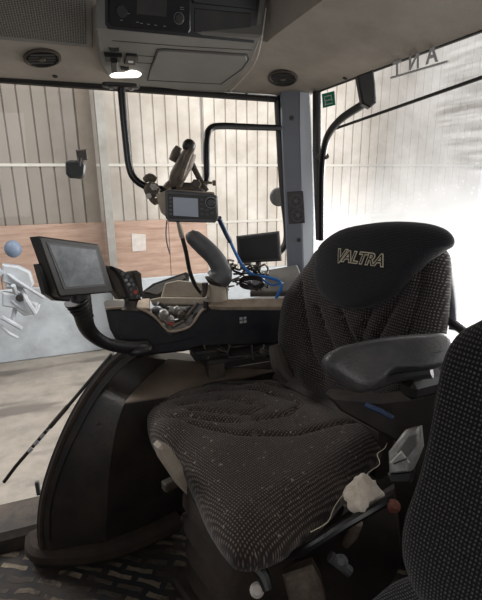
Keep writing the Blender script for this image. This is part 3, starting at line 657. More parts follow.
a, b = P.px(211, 202.5); mb = MB(); mb.disc(P.W(a, b, .001), P.n, .0135, .014); mb.build('knob', 'gloss', gd)
a, b = P.px(211, 202.5); mb = MB(); mb.ring(P.W(a, b, .001), P.n, .0175, .002, .002); mb.build('knob_ring', 'mark', gd)
for x, y in ((202, 199.5), (202, 204), (202, 209), (207, 210), (202, 214), (207, 214.5), (212, 213)):
    a, b = P.px(x, y); mb = MB(); mb.plate(P, [(a-.005, b-.0035), (a+.005, b-.0035), (a+.005, b+.0035), (a-.005, b+.0035)], .001, .003, .001, local=True); mb.build('button', 'greyplastic', gd)
# cables from display
mb = MB(); mb.tube([at(167, 220, 1.42), at(166, 232, 1.42), at(167, 243, 1.42), at(170, 254, 1.42)], .0022, 6, 4); tag(mb.build('dangling_wire', 'greyplastic'), 'thin grey wire dangling below the small display', 'cable')
hz = thing('black_hose', at(198, 293, 1.5), 'black hose with grey end running down from the small display', 'hose')
mb = MB(); mb.tube([at(182, 236, 1.47), at(186, 252, 1.48), at(190, 272, 1.5), at(196, 286, 1.52), at(204, 296, 1.54)], .0075, 10, 5); mb.build('tube', 'black', hz)
mb = MB(); mb.tube([at(178, 221, 1.42), at(180, 228, 1.45), at(182, 237, 1.47)], [.006, .0085, .0085], 10, 3); mb.build('connector', 'cream', hz)
bc = thing('blue_cable', at(275, 290, 1.55), 'bright blue cable hanging from the display to the shelf', 'cable')
mb = MB(); mb.tube([at(219, 218, 1.41), at(225, 231, 1.45), at(230, 241, 1.5)], .009, 10, 4); mb.build('sleeve', 'dkblue', bc)
mb = MB(); mb.tube([at(230, 241, 1.5), at(236, 254, 1.5), at(243, 266, 1.5), at(253, 275, 1.5), at(266, 277, 1.48), at(279, 281, 1.46), at(281, 288, 1.45), at(276, 298, 1.45)], .0055, 8, 6)
mb.tube([at(232, 245, 1.5), at(240, 263, 1.5), at(250, 272, 1.5), at(262, 279, 1.49), at(272, 285, 1.47), at(283, 283, 1.46)], .0035, 8, 6); mb.build('cord', 'blue', bc)

# ------------------------------------------------ right-hand shelf, far screen, wire tangle
sf = thing('side_shelf', at(230, 300, 1.62), 'dusty grey moulded shelf under the side window', 'shelf')
Z = .88
def zp(x, y, z=Z): return on_z(x, y, z)
PS = PL((0.6, 1.6, .80), (0, 0, 1), V((0, 1, 0)))
mb = MB(); mb.plate(PS, [(-.50, .03), (.28, .03), (.28, .12), (-.46, .12)], -.03, 0, .008, local=True); mb.build('shelf_top', 'shelf', sf)
Pq = facing(280, 277, 1.72, 0, 55)
mb = MB(); mb.plate(Pq, ((252, 272), (297, 264), (304, 281), (300, 291), (250, 292)), -.03, 0, .005); mb.build('moulded_panel', 'shelf', sf)
Pq = facing(225, 290, 1.62, 0, 20)
mb = MB(); mb.plate(Pq, ((205, 284), (228, 283), (228, 298), (206, 298)), -.05, 0, .004); mb.build('handle_plinth', 'cream', sf)
Pq = facing(184, 288, 1.66, 0, 15)
mb = MB(); mb.plate(Pq, ((165, 283), (178, 280), (205, 283), (205, 300), (160, 300)), -.07, 0, .004); tag(mb.build('parts_tray', 'cream'), 'dusty cream box beside the grey horn handle', 'box')
Pq = facing(165, 285, 1.74, 0, 40)
fp = thing('window_shelf_panel', Pq.o, 'slanted dark grey panel with black rim outside the console', 'panel')
mb = MB(); mb.plate(Pq, ((141, 292), (153, 283), (186, 271.5), (190, 274), (189, 279), (157, 298), (142, 299)), -.02, 0, .004); mb.build('rim', 'black', fp)
mb = MB(); mb.plate(Pq, ((145, 292), (156, 285), (184, 275), (186, 278), (157, 295)), 0, .003, .002); mb.build('face', 'shelf', fp)
P = facing(258, 247, 1.72, -6, 6)
sm_ = thing('small_monitor', P.W(0, -.08, -.02), 'small black rectangular monitor standing near the corner pillar', 'monitor')
mb = MB(); mb.plate(P, ((236, 236), (279, 231), (281.5, 261), (238, 263.5)), -.03, 0, .005); mb.build('casing', 'black', sm_)
mb = MB(); mb.plate(P, ((239, 239), (276.5, 234), (278.5, 258.5), (241, 260.5)), 0, .0015, .001); mb.build('screen', 'darkscreen', sm_)
mb = MB(); mb.tube([P.W(0, -.05, -.02), P.W(0, -.13, -.01)], .012, 8, 1); mb.build('stand', 'black', sm_)
random.seed(3)
for k in range(16):
    x, y = random.uniform(232, 262), random.uniform(262, 285); pts = []
    for j in range(7): pts.append(at(x, y, random.uniform(1.5, 1.6))); x += random.uniform(-9, 9); y += random.uniform(-6, 6); x = min(max(x, 228), 268); y = min(max(y, 255), 290)
    m_ = random.choice(['black', 'black', 'black', 'blackdust', 'bracket'])
    mb = MB(); mb.tube(pts, random.choice([.0025, .004, .003]), 6, 5)
    tag(mb.build('cable', m_), 'loop in the tangle of thin dusty cables under the small black monitor', 'cable', 'tangled cables under the monitor')
mb = MB()
for k in range(3): mb.tube([at(252+12*math.cos(t), 284+5*math.sin(t)-k*1.5, 1.5+.02*math.sin(t)) for t in [i*.5 for i in range(14)]], .004, 6, 2)
tag(mb.build('coiled_cable', 'black'), 'coiled black cable lying on the side shelf', 'cable')

# grey horn-shaped handle
hn = thing('horn_handle', at(228, 292, 1.5), 'curved grey horn shaped control handle rising from the shelf', 'handle')
mb = MB(); mb.tube([at(189.5, 232, 1.50), at(193, 237, 1.50), at(203, 246, 1.50), at(214, 257, 1.50), at(220, 267, 1.50), at(221, 274, 1.50), at(217, 280, 1.50)], [.014, .028, .032, .032, .034, .040, .043], 18, 5); mb.build('grip', 'greyplastic', hn)
mb = MB(); mb.tube([at(217, 280, 1.50), at(216, 284, 1.50)], [.045, .03], 18, 1); mb.build('collar', 'blackdust', hn)
mb = MB(); mb.tube([at(205, 283, 1.5), at(205, 290, 1.5), at(203, 296, 1.5)], [.012, .010, .011], 8, 2); mb.build('lever', 'blackdust', hn)
mb = MB(); mb.tube([at(217, 283, 1.5), at(219, 300, 1.5)], [.028, .03], 12, 1); mb.build('base', 'cream', hn)

# ------------------------------------------------ armrest console
PC = PL(on_y(200, 320, 1.46), (.0, -1, .08))
ac = thing('armrest_console', on_y(200, 350, 1.5), 'dusty dark control console armrest along the far side of seat', 'console')
face = ((106, 311), (109, 308), (135, 309), (147, 313), (157, 320), (172, 333), (190, 328), (199, 316), (206, 309), (222, 306), (290, 307), (292, 344), (270, 345), (222, 347), (200, 348), (185, 352), (150, 356), (132, 352), (118, 344), (110, 330))
mb = MB(); mb.plate(PC, face, -.16, 0, .010); mb.build('body', 'navy', ac)
# rim along the face's top edge
rim = [PC.W(*PC.px(*p), -.006) for p in ((106, 309), (120, 308), (135, 308.5), (147, 312), (157, 319), (165, 328), (172, 332), (190, 327), (199, 315), (206, 308.5), (222, 305.5), (290, 306))]
mb = MB(); mb.tube(rim, .0045, 8, 3); mb.build('top_rim', 'beige', ac)
PT = PL(PC.W(0, PC.px(200, 306)[1], -.08), (0, -.05, 1), V((0, 1, 0)))
mb = MB(); mb.plate(PT, ((108, 307), (118, 301), (150, 299), (150, 309), (135, 309)), -.01, .004, .003); mb.build('front_top', 'beige', ac)
Pt2 = facing(205, 300, 1.62, 0, 25)
mb = MB(); mb.plate(Pt2, ((150, 299), (160, 297), (211, 297.5), (213, 303), (207, 305), (152, 304)), -.05, 0, .004); mb.build('rear_ledge', 'cream', ac)
Pt3 = facing(250, 302, 1.50, 0, 50)
mb = MB(); mb.plate(Pt3, ((210, 306), (212, 302), (218, 299.5), (292, 298), (294, 307), (222, 307)), -.02, .004, .004); at_ = mb.build('arm_pad', 'beige', ac); at_['label'] = 'dust covered beige arm pad'
mb = MB(); P = PC
mb.tube([PC.W(*PC.px(117, 320), .0), PC.W(*PC.px(121, 338), .002), PC.W(*PC.px(140, 345), .003), PC.W(*PC.px(170, 343), .002), PC.W(*PC.px(195, 337), 0)], .003, 6, 4); mb.build('seam', 'black', ac)
mb = MB(); mb.plate(PC, ((178, 345), (300, 342), (300, 392), (230, 386), (205, 362)), -.14, -.03, .01); mb.build('support_bracket', 'blackdust', ac)
# tray contents: knobs and levers
for i, (x, y, d, r, h, m_) in enumerate(((163, 313, 1.50, .017, .03, 'silver'), (170, 318, 1.49, .014, .025, 'silver'), (181, 314, 1.53, .014, .03, 'blackdust'), (176, 309, 1.56, .012, .03, 'silver'), (190, 309, 1.56, .015, .03, 'black'), (156, 308, 1.55, .014, .02, 'greyplastic'))):
    mb = MB(); p = at(x, y+4, d); mb.disc(p, (random.uniform(-.3, .3), -.3, 1), r, h, 14, .3); mb.build('control_knob', m_, ac)
for x0, y0, x1, y1, m_ in ((185, 319, 198, 303, 'blackdust'), (158, 303, 168, 309, 'black'), (172, 327, 184, 321, 'bracket'), (160, 319, 171, 325, 'beige')):
    mb = MB(); mb.tube([at(x0, y0, 1.52), at(x1, y1, 1.54)], .007, 8, 1); mb.build('control_lever', m_, ac)
mb = MB(); mb.tube([at(168, 323, 1.475), at(174, 324, 1.475)], .006, 8, 1); mb.build('lever_tip', 'red', ac)
mb = MB(); mb.tube([at(206, 308, 1.5), at(206, 301, 1.5)], .010, 12, 1); mb.build('knob', 'black', ac)
# flag badge
fb = MB(); a, b = PC.px(243, 320)
for dx in (-1, 1):
    for dy in (-1, 1): cx_, cy_ = a+dx*.0078, b+dy*.0068; fb.plate(PC, [(cx_-.006, cy_-.005), (cx_+.006, cy_-.005), (cx_+.006, cy_+.005), (cx_-.006, cy_+.005)], 0, .0012, .0003, local=True)
fb.build('flag_badge', 'mark', ac)
# underside brackets and cables
mb = MB(); mb.box(at(245, 356, 1.52), (.16, .05, .02), None, .008); mb.box(at(205, 352, 1.50), (.05, .04, .018), None, .006); mb.build('underside_bracket', 'black', ac)
random.seed(11)
for k in range(6):
    x = 205+k*11+random.uniform(-9, 9); mb = MB(); mb.tube([at(x, 345, 1.50), at(x+random.uniform(-8, 12), 356+random.uniform(-5, 9), 1.45), at(x+random.uniform(-12, 24), 352+random.uniform(-4, 10), 1.47), at(x+random.uniform(-20, 30), 362+random.uniform(-6, 6), 1.5)], .004, 6, 4); mb.build('wire', random.choice(['black', 'blackdust']), ac)
mb = MB(); mb.box(at(215, 368, 1.46), (.03, .03, .03), None, .004); mb.build('valve_block', 'blackdust', ac)

# hand controller
P = facing(130, 283, 1.42, 22, 10)
hc = thing('hand_controller', P.W(0, -.08, 0), 'dusty black multi button hand controller with red button', 'controller')
def c6(l): return [(x/3.708+25, y/3.708+225) for x, y in l]
mb = MB(); mb.plate(P, c6(((288, 152), (305, 150), (348, 172), (372, 215), (390, 275), (352, 276), (325, 235))), -.045, .002, .008); mb.build('palm_grip', 'blackdust', hc)
mb = MB(); mb.plate(P, c6(((318, 152), (352, 165), (398, 192), (418, 235), (428, 278), (382, 282), (352, 205))), -.035, .012, .006); kp = mb.build('keypad', 'black', hc)
mb = MB(); mb.plate(P, c6(((395, 172), (415, 168), (432, 180), (436, 225), (442, 262), (424, 272), (408, 215))), -.05, .005, .008); mb.build('side_grip', 'blackdust', hc)
for x, y, m_, r in ((355, 182, 'greyplastic', .007), (372, 192, 'greyplastic', .007), (368, 205, 'mark', .006), (386, 205, 'greyplastic', .007), (378, 220, 'mark', .006), (394, 222, 'greyplastic', .007), (386, 238, 'greyplastic', .007), (402, 248, 'red', .0085), (388, 256, 'greyplastic', .006), (408, 264, 'greyplastic', .006)):
    q = c6([(x, y)])[0]; a, b = P.px(*q); mb = MB(); mb.disc(P.W(a, b, .011), P.n, r, .006, 10, .3); mb.build('button', m_, hc)
mb = MB(); mb.tube([P.W(*P.px(*c6([(405, 275)])[0]), -.02), P.W(*P.px(*c6([(400, 300)])[0]), -.02), P.W(*P.px(*c6([(398, 318)])[0]), -.02)], [.022, .02, .028], 14, 2); mb.build('stem', 'blackdust', hc)

# touchscreen terminal on its arm
P = facing(72, 268, 1.28, 38, 6)
tt = thing('touchscreen_terminal', at(110, 350, 1.35), 'large tilted black touchscreen terminal with dusty grey screen', 'terminal')
mb = MB(); mb.plate(P, ((38, 236.5), (40, 236), (98, 244), (100, 246), (113.5, 290), (112, 292.5), (61, 297), (58.5, 295)), -.036, 0, .004); mb.build('casing', 'black', tt)
mb = MB(); mb.plate(P, ((46, 242), (96, 248.5), (106, 286), (64, 289.5)), 0, .0015, .0005); mb.build('glass_border', 'greyplastic', tt)
mb = MB(); mb.plate(P, ((48.5, 244.5), (95, 250), (104, 284), (65.5, 287)), .0015, .0025, .0005); mb.build('screen', 'screen', tt)
mb = MB(); mb.plate(P, ((46, 264), (60, 262), (80, 295), (78, 302), (64, 301), (54, 294)), -.055, -.03, .006); mb.build('rear_housing', 'black', tt)
arm = [at(80, 290, 1.345), at(82, 308, 1.345), at(86, 325, 1.36), at(94, 336, 1.38), at(108, 344, 1.40), at(126, 347, 1.43), at(146, 346, 1.46)]
mb = MB(); mb.tube(arm, [.030, .030, .026, .022, .020, .022, .026], 14, 6); mb.build('support_arm', 'black', tt)
for k in range(6):
    t = k/5; c = at(76+9*t, 300+17*t, 1.335+.015*t); d = (at(88, 325, 1.36)-at(76, 300, 1.34)).normalized()
    mb = MB(); mb.disc(c, d, .036-.002*k, .0085, 20, .4); mb.build('bellows_ring', 'black', tt)
mb = MB(); mb.ball(at(140, 350, 1.44), .032, (1.4, 1, .8)); mb.build('pivot_joint', 'black', tt)

# blind spot mirror and far round lamp seen through glass
P = facing(75, 168, 1.9, 5)
bm_ = thing('blind_spot_mirror', P.W(0, -.03, 0), 'small black rounded mirror hanging outside the side window', 'mirror')
mb = MB(); mb.plate(P, ((66, 162), (70, 160), (83, 160.5), (86, 165), (85, 176), (81, 179), (70, 178), (66.5, 174)), -.04, .002, .008); mb.build('housing', 'black', bm_)
mb = MB(); mb.plate(P, ((76, 150), (87, 149), (88, 160), (78, 161)), -.02, .002, .004); mb.build('bracket', 'blackdust', bm_)
mb = MB(); mb.tube([P.W(*P.px(80, 158), .004), P.W(*P.px(79, 166), .008)], .006, 8, 1); mb.build('arm', 'black', bm_)
P = facing(279, 197, 2.05, 0)
wl = thing('work_lamp', P.W(0, -.03, 0), 'round grey work lamp outside glass behind the corner pillar', 'lamp')
mb = MB(); mb.disc(P.W(0, 0, -.04), P.n, .043, .04); mb.build('housing', 'greyplastic', wl); mb = MB(); mb.disc(P.W(0, 0, 0), P.n, .037, .004); mb.build('lens', 'shelf', wl)
mb = MB(); mb.tube([P.W(0, 0, -.03), P.W(.06, 0, -.03), P.W(.1, -.02, -.03)], .01, 8, 1); mb.build('bracket', 'black', wl)

# ------------------------------------------------ black wheel-arch cover on the floor
fc = thing('wheel_arch_cover', (.05, 1.35, 0), 'dusty black moulded wheel arch cover standing on cab floor', 'cover')
Arow = [(118, 352), (104, 364), (90, 382), (78, 400), (66, 422), (55, 447), (46, 472), (40, 495), (37, 520), (38, 545)]
Crow = [(136, 356), (124, 366), (110, 380), (97, 397), (85, 418), (74, 440), (64, 462), (56, 485), (50, 512), (50, 540)]
Brow = [(168, 360), (152, 374), (134, 392), (124, 405), (117, 425), (113, 445), (110, 465), (108, 485), (107, 510), (106, 536)]
Drow = [(280, 372), (262, 376), (240, 382), (222, 390), (215, 412), (210, 435), (205, 460), (200, 485), (192, 505), (180, 520)]
rows = []
for i in range(10):
    t = i/9
    pA = on_y(*Arow[i], 1.44-.05*t); pC = on_y(*Crow[i], 1.41-.055*t); pB = on_y(*Brow[i], [1.55, 1.46, 1.37, 1.30, 1.285, 1.28, 1.28, 1.285, 1.30, 1.32][i]); pD = on_y(*Drow[i], 1.45-.05*t)
    pK = pA+V((.12, .17, 0))
    if i == 0: pass
    rows.append([pK, pA+V((.03, .05, 0)), pA, pC, pB, pD, pD+V((.02, .2, 0))])
for r in rows:
    for k, p in enumerate(r): r[k] = V((p.x, p.y, max(p.z, .04)))
rows.append([V((p.x, p.y, .0)) for p in rows[-1]])
def refine(rows, k):
    out = []
    for i in range(len(rows)-1):
        for q in range(k):
            t = q/k; r = []
            for j in range(len(rows[0])):
                p0, p1, p2, p3 = rows[max(i-1, 0)][j], rows[i][j], rows[i+1][j], rows[min(i+2, len(rows)-1)][j]
                r.append(.5*((2*p1)+(p2-p0)*t+(2*p0-5*p1+4*p2-p3)*t*t+(3*p1-p0-3*p2+p3)*t**3))
            out.append(r)
    out.append(rows[-1]); return out
mb = MB(); mb.grid(refine(rows, 4)); mb.grid([rows[0], [p+V((0, .1, .0)) for p in rows[0]]]); mb.build('shell', 'fender', fc, sharp=25)
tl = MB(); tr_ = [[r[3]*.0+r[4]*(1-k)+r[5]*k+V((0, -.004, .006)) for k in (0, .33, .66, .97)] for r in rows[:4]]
tl.grid(refine(tr_, 3)); tl.build('lit_ledge', 'fender_lit', fc, solid=.004)  # light falling on the crease, painted as a paler patch
mb = MB(); L_ = [on_y(*Crow[i], 1.41-.055*i/9)+V((0, -.002, .002)) for i in range(10)]; mb.tube(L_, .003, 6, 4); mb.build('seam', 'black', fc)
L_ = [on_y(Arow[i][0]+5, Arow[i][1]+2, 1.43-.05*i/9) for i in range(10)]; mb = MB(); mb.tube(L_, .012, 8, 4); mb.build('edge_strip', 'dirtbrown', fc)
# foot lip
lp = [on_z(x, y, .05) for x, y in ((36, 540), (39, 554), (70, 556), (110, 551), (150, 536), (178, 522))]
mb = MB(); mb.tube([p+V((0, .012, 0)) for p in lp], .038, 10, 4); mb.build('foot_lip', 'dirtbrown', fc)
a, b = 0, 0
mb = MB(); mb.disc(on_y(98, 424, 1.325), (-.2, -1, .2), .006, .004, 8); mb.build('screw', 'black', fc)
# gas strut beyond the cover
gs = thing('gas_strut', on_y(14, 470, 1.64), 'thin black door strut with pale dashes left of wheel arch', 'strut')
mb = MB(); mb.tube([on_y(4, 482, 1.64), on_y(16, 466, 1.64), on_y(75, 398, 1.62), on_y(112, 354, 1.6)], .007, 8, 1); mb.build('rod', 'black', gs)
mb = MB(); mb.tube([on_y(50, 427, 1.625), on_y(68, 406, 1.625)], .009, 8, 1); mb.build('sleeve', 'blackdust', gs)
for k in range(4): x = 29+k*6; mb = MB(); mb.tube([on_y(x, 452-k*7.1, 1.628), on_y(x+3.6, 447.8-k*7.1, 1.628)], .0065, 6, 1); mb.build('pale_mark', 'mark', gs)
mb = MB(); mb.box(on_y(38, 488, 1.6), (.008, .008, .03), None, .003); tag(mb.build('sill_peg', 'greyplastic'), 'short grey peg on the door sill beside the wheel arch cover', 'peg')

# ================================================================== DRIVER SEAT
th = math.radians(18); f = V((-math.cos(th), -math.sin(th), 0)); rr_ = V((-math.sin(th), math.cos(th), 0))   # forward, far side
bc0 = V((.67, 1.10, .58))
ds = thing('driver_seat', (.42, 1.02, 0), 'black woven fabric driver seat with embroidered headrest', 'seat')
def seglines(P, lines):
    return [[V(P.px(*q)) for q in l] for l in lines]
def ldist(p, lines):
    d = 9
    for l in lines:
        for a, b in zip(l, l[1:]):
            ab = b-a; t = max(0, min(1, (p-a).dot(ab)/max(1e-9, ab.dot(ab)))); d = min(d, (p-a-ab*t).length)
    return d
# cushion: plane with up normal; u axis to the right, v axis away
CU = PL((.42, 1.02, .545), (-.03, -.01, 1), V((-.34, .94, 0)))
out = ((147, 412), (150, 402), (162, 395), (195, 386), (235, 383), (275, 384), (312, 392), (345, 405), (372, 416), (388, 430), (384, 446), (366, 468), (346, 490), (330, 509), (306, 532), (272, 552), (243, 558), (226, 548), (206, 518), (192, 486), (178, 461), (158, 446), (148, 430))
def gv(x, w): return math.exp(-(x/w)**2)
cl0 = [CU.px(*q) for q in out]
A_, B_ = CU.px(172, 425); front = V((A_, B_))
CL = seglines(CU, [[(158, 412), (215, 401), (262, 404), (302, 416), (290, 428), (240, 436), (170, 431)], [(158, 404), (215, 391), (290, 399), (345, 417), (366, 430)],
    [(154, 424), (190, 437), (240, 449), (300, 447), (378, 430)], [(180, 418), (230, 413), (268, 419), (250, 427), (190, 426)]])
def cdisp(a, b, t):
    P = CU.W(a, b); q = P-bc0; F_ = q.dot(f); S_ = q.dot(rr_)       # forward distance, sideways
    g = 0
    g -= .013*gv(ldist(V((a, b)), CL), .008)
    g += .018*(min(1, (abs(S_)/.24))**3)*(1-min(1, max(0, (abs(S_)-.2)/.08)))
    return g*min(1, t*5)+.006*noise.noise(P*7)*min(1, t*4)
mb = MB(); mb.slab(CU, out, -.02, .07, 2.4, 34, 138, cdisp, back=.07); mb.build('seat_cushion', 'cushion', ds, sharp=60)
# backrest
BN = (f*math.cos(math.radians(12))+V((0, 0, math.sin(math.radians(12))))).normalized()
BR = PL(bc0-BN*.02, BN)
out = ((281, 318), (285, 296), (296, 278), (308, 262), (318, 248), (345, 236), (390, 232), (425, 236), (441, 248), (446, 262), (445, 300), (440, 345), (436, 385), (425, 412), (380, 425), (330, 405), (296, 388), (283, 372), (279, 345))
BL = seglines(BR, [[(308, 285), (312, 318), (318, 350), (330, 380)], [(325, 308), (332, 330), (341, 352), (350, 380)], [(348, 312), (355, 330), (364, 346)], [(378, 310), (370, 330), (366, 346)], [(412, 280), (402, 305), (386, 335), (380, 370)], [(428, 262), (425, 300), (415, 340)]])
def bdisp(a, b, t):
    g = 0
    xx = a-.02
    g -= .016*gv(ldist(V((a, b)), BL), .009)
    g += .035*max(0, (abs(xx)-.14)/.12)**1.0*(1 if abs(xx) < .26 else 1)*min(1, max(0, (.45-b)/.2))
    g -= .008*gv(b-.13-.25*xx*xx, .01)
    return g*min(1, t*4)
mb = MB(); mb.slab(BR, out, -.02, .06, 2.4, 34, 133, bdisp, back=.06); br_ = mb.build('backrest', 'fabric', ds, sharp=60)
# pale shell edge behind
mb = MB(); mb.tube([BR.W(*BR.px(x, y), -.07) for x, y in ((434, 255), (440, 275), (442, 300), (441, 330))], .012, 10, 4); o = mb.build('rear_shell_edge', 'pillar', ds)
# headrest cover
HR = BR.off(.045)
out = ((314, 262), (317, 248), (326, 238), (341, 229), (362, 224), (390, 221), (420, 222), (440, 227), (450, 235), (450, 244), (441, 250), (425, 262), (408, 280), (395, 295), (380, 303), (362, 309), (345, 308), (328, 301), (318, 292), (313, 276))
def hdisp(a, b, t): return .004*noise.noise(V((a*8, b*8, 3)))*min(1, t*4)
mb = MB(); mb.slab(HR, out, -.015, .035, 2.6, 22, 120, hdisp, back=.035); hd = mb.build('headrest', 'head', ds, sharp=60)
# embroidery
a, b = HR.px(361, 259)
def emb(nm, m, off, c, ex):
    aV, bV = HR.px(344, 257.3); text(nm, 'V', HR, aV, bV, c, .058, m, hd, shear=.25, offset=off, extrude=ex, sx=.9, rot=math.radians(2))
    aR, bR = HR.px(366.5, 259.5); text(nm, 'ALTRA', HR, aR, bR, c, .047, m, hd, shear=.25, offset=off, extrude=ex, sx=1.0, rot=math.radians(2), spacing=.98)
emb('embroidery', 'thread', .0027, .0215, .0008); emb('letter_fill', 'head', -.0004, .0225, .0010)
# near-side armrest
ARM = PL(V((.78, .98, .76)), V((-.05, -.55, .84)), V((.3, .8, .5)))
def dd(px, py, d): return at(px, py, d)
out = ((323, 362), (326, 354), (335, 348), (349, 343), (390, 335), (430, 332), (448, 332), (456, 342), (450, 362), (432, 369), (411, 370), (394, 372), (380, 385), (368, 391), (355, 390), (340, 381), (328, 371))
PA_ = PL(at(375, 362, .93), (-.35, -.80, .55))
mb = MB(); mb.slab(PA_, out, -.03, .04, 2.6, 22, 112, None, back=.04); ar = mb.build('armrest', 'vinyl', ds, sharp=60)
st = [(333, 360), (350, 366), (372, 372), (380, 366), (400, 358), (440, 352)]
mb = MB()
mb.tube([PA_.W(*PA_.px(x, y), .0085) for x, y in st], .0016, 6, 4); mb.build('stitching', 'greyplastic', ar)
mb = MB(); mb.box(at(428, 384, 1.02), (.07, .025, .022), Matrix.Rotation(.05, 3, 'Z'), .012); mb.build('armrest_bracket', 'black', ds)
mb = MB(); mb.tube([at(372, 385, 1.0), at(400, 376, .99), at(432, 372, .98)], .014, 10, 3); mb.build('armrest_hinge', 'vinyl', ds)
# recline side cover, lever
mb = MB(); mb.tube([at(275, 345, 1.36), at(280, 365, 1.34), at(290, 380, 1.32)], [.02, .03, .02], 10, 4); mb.build('hinge_cover', 'skirt', ds)
mb = MB(); Pn = facing(395, 400, 1.03, 0, 10); mb.plate(Pn, ((325, 395), (380, 400), (420, 395), (430, 372), (440, 372), (436, 440), (420, 455), (390, 440), (340, 412)), -.06, -.0, .01); mb.build('side_cover', 'skirt', ds)
mb = MB(); mb.tube([at(366, 405, 1.0), at(382, 412, .98), at(392, 418, .98)], .007, 8, 2); mb.build('release_lever', 'dkblue', ds)
# cushion front handle (pale)
Pn = facing(175, 470, 1.00, 30, -5)
mb = MB(); mb.plate(Pn, ((159, 450), (163, 446), (172, 449), (184, 468), (189, 482), (188, 496), (181, 489), (163, 462)), -.03, .0, .006); o = mb.build('adjuster_handle', 'cream', ds); o['label'] = 'pale worn plastic adjuster handle'
mb = MB(); cb = bc0-f*.03+V((0, 0, -.02)); mb.box((cb.x, cb.y, .53), (.035, .24, .09), Matrix((f, rr_, V((0, 0, 1)))).transposed(), .015); mb.build('rear_frame', 'skirt', ds)
# seat pan and suspension
mb = MB(); Rz = Matrix((f, rr_, V((0, 0, 1)))).transposed()
c = bc0+f*.25; mb.box((c.x, c.y, .455), (.21, .20, .03), Rz, .015); mb.build('seat_pan', 'skirt', ds)
rows = []
for i in range(9):
    z = .40-.36*i/8; e = .19+(.018 if i % 2 else 0)-.0*i; r = []
    for k in range(32):
        t = 2*math.pi*k/32; cx_, sy_ = math.cos(t), math.sin(t); m_ = (abs(cx_)**4+abs(sy_)**4)**-.25
        p = V((c.x, c.y, 0))+f*(e*m_*cx_)+rr_*(e*m_*sy_); r.append(V((p.x, p.y, z)))
    rows.append(r)
mb = MB(); mb.grid(rows, True); mb.build('suspension_bellows', 'dirtbrown', ds, sharp=80)
mb = MB(); mb.box((c.x, c.y, .02), (.22, .21, .02), Rz, .01); mb.build('base_plate', 'skirt', ds)
for s in (-1, 1):
    mb = MB(); p0 = c+rr_*(.17*s); mb.box((p0.x, p0.y, .42), (.24, .015, .015), Rz, .004); mb.build('slide_rail', 'blackdust', ds)
mb = MB(); mb.tube([at(246, 560, .78), at(262, 574, .76), at(268, 590, .74)], [.014, .016, .012], 10, 3); mb.build('adjuster_lever', 'black', ds)
mb = MB(); mb.tube([at(252, 560, .80), at(300, 552, .78), at(345, 525, .80), at(388, 500, .84)], .010, 8, 4); mb.build('side_rail', 'gloss', ds)
mb = MB(); mb.disc(at(257, 590, .75), -ray(257, 590).normalized(), .016, .02, 16, .3); o = mb.build('knob', 'paper', ds); o['label'] = 'pale round knob'
Pn = facing(302, 590, .77, 0, 20)
mb = MB(); mb.plate(Pn, ((282, 576), (312, 566), (320, 580), (326, 604), (290, 606)), -.04, 0, .006); o = mb.build('height_control_box', 'bracket', ds)
mb = MB(); mb.disc(at(341, 562, .80), -ray(341, 562).normalized(), .016, .03, 16, .3); mb.tube([at(330, 556, .81), at(350, 572, .81)], .012, 8, 1); mb.build('damper_knob', 'greyplastic', ds)
Pn = facing(310, 570, .93, 0, -5)
mb = MB(); mb.plate(Pn, ((215, 560), (300, 545), (345, 520), (395, 490), (404, 560), (392, 585), (370, 620), (225, 620)), -.02, 0, .006); mb.build('side_skirt', 'skirt', ds)
mb = MB(); mb.tube([at(345, 545, .9), at(352, 535, .9), at(358, 522, .89)], [.010, .014, .012], 8, 3); mb.build('slide_lever', 'bracket', ds)
# frayed stitching along cushion edge
mb = MB(); random.seed(5)
pp = [(388, 436), (384, 446), (376, 452), (378, 462), (368, 470), (360, 480), (346, 492), (334, 506), (326, 520), (310, 530)]
mb.tube([on_z(x+random.uniform(-2, 2), y+2, .57) for x, y in pp], .0012, 5, 3); mb.build('frayed_edge', 'thread', ds)

# rag stuffed beside the cushion
mb = MB(); c = at(364, 496, .86); mb.ball(c, .042, (1.05, .8, .95), 40)
for i, v in enumerate(mb.v):
    d = (v-c); k = 1+.5*noise.noise(v*30)+.35*noise.noise(v*75); mb.v[i] = c+d*k
tag(mb.build('crumpled_rag', 'cloth', sharp=80), 'crumpled off white rag stuffed beside the seat cushion', 'rag')
# belt buckle box
bb = thing('seat_belt_buckle', at(405, 475, .85), 'worn silver buckle box between the driver and passenger seats', 'buckle')
Pn = facing(405, 452, .86, -15, 20)
mb = MB(); mb.plate(Pn, ((388, 452), (405, 430), (418, 427), (420, 448), (410, 472), (389, 474)), -.035, 0, .005); mb.build('body', 'silver', bb)
mb = MB(); mb.plate(Pn, ((397, 452), (409, 436), (417, 434), (416, 446), (405, 460)), 0, .004, .002); mb.build('latch', 'shelf', bb)
mb = MB(); mb.plate(Pn, ((390, 462), (402, 450), (411, 462), (408, 471), (392, 473)), 0, .008, .003); mb.build('cover', 'silver', bb)
mb = MB(); mb.plate(Pn, ((386, 474), (413, 471), (409, 484), (390, 484)), -.03, -.005, .004); mb.build('holder', 'black', bb)
mb = MB(); mb.tube([Pn.W(*Pn.px(395, 463), .009), Pn.W(*Pn.px(408, 458), .009)], .0015, 6, 1); mb.build('slot', 'black', bb)
mb = MB(); mb.disc(at(392, 506, .84), (-.2, -.7, .6), .014, .02, 16, .4); tag(mb.build('reddish_cap', 'belt'), 'small reddish brown cap below the silver buckle', 'cap')
mb = MB(); mb.tube([at(448, 320, 1.25), at(462, 330, 1.22), at(476, 342, 1.2)], .012, 10, 2); tag(mb.build('support_bar', 'black'), 'short black bar slanting behind the driver seat backrest', 'bar')

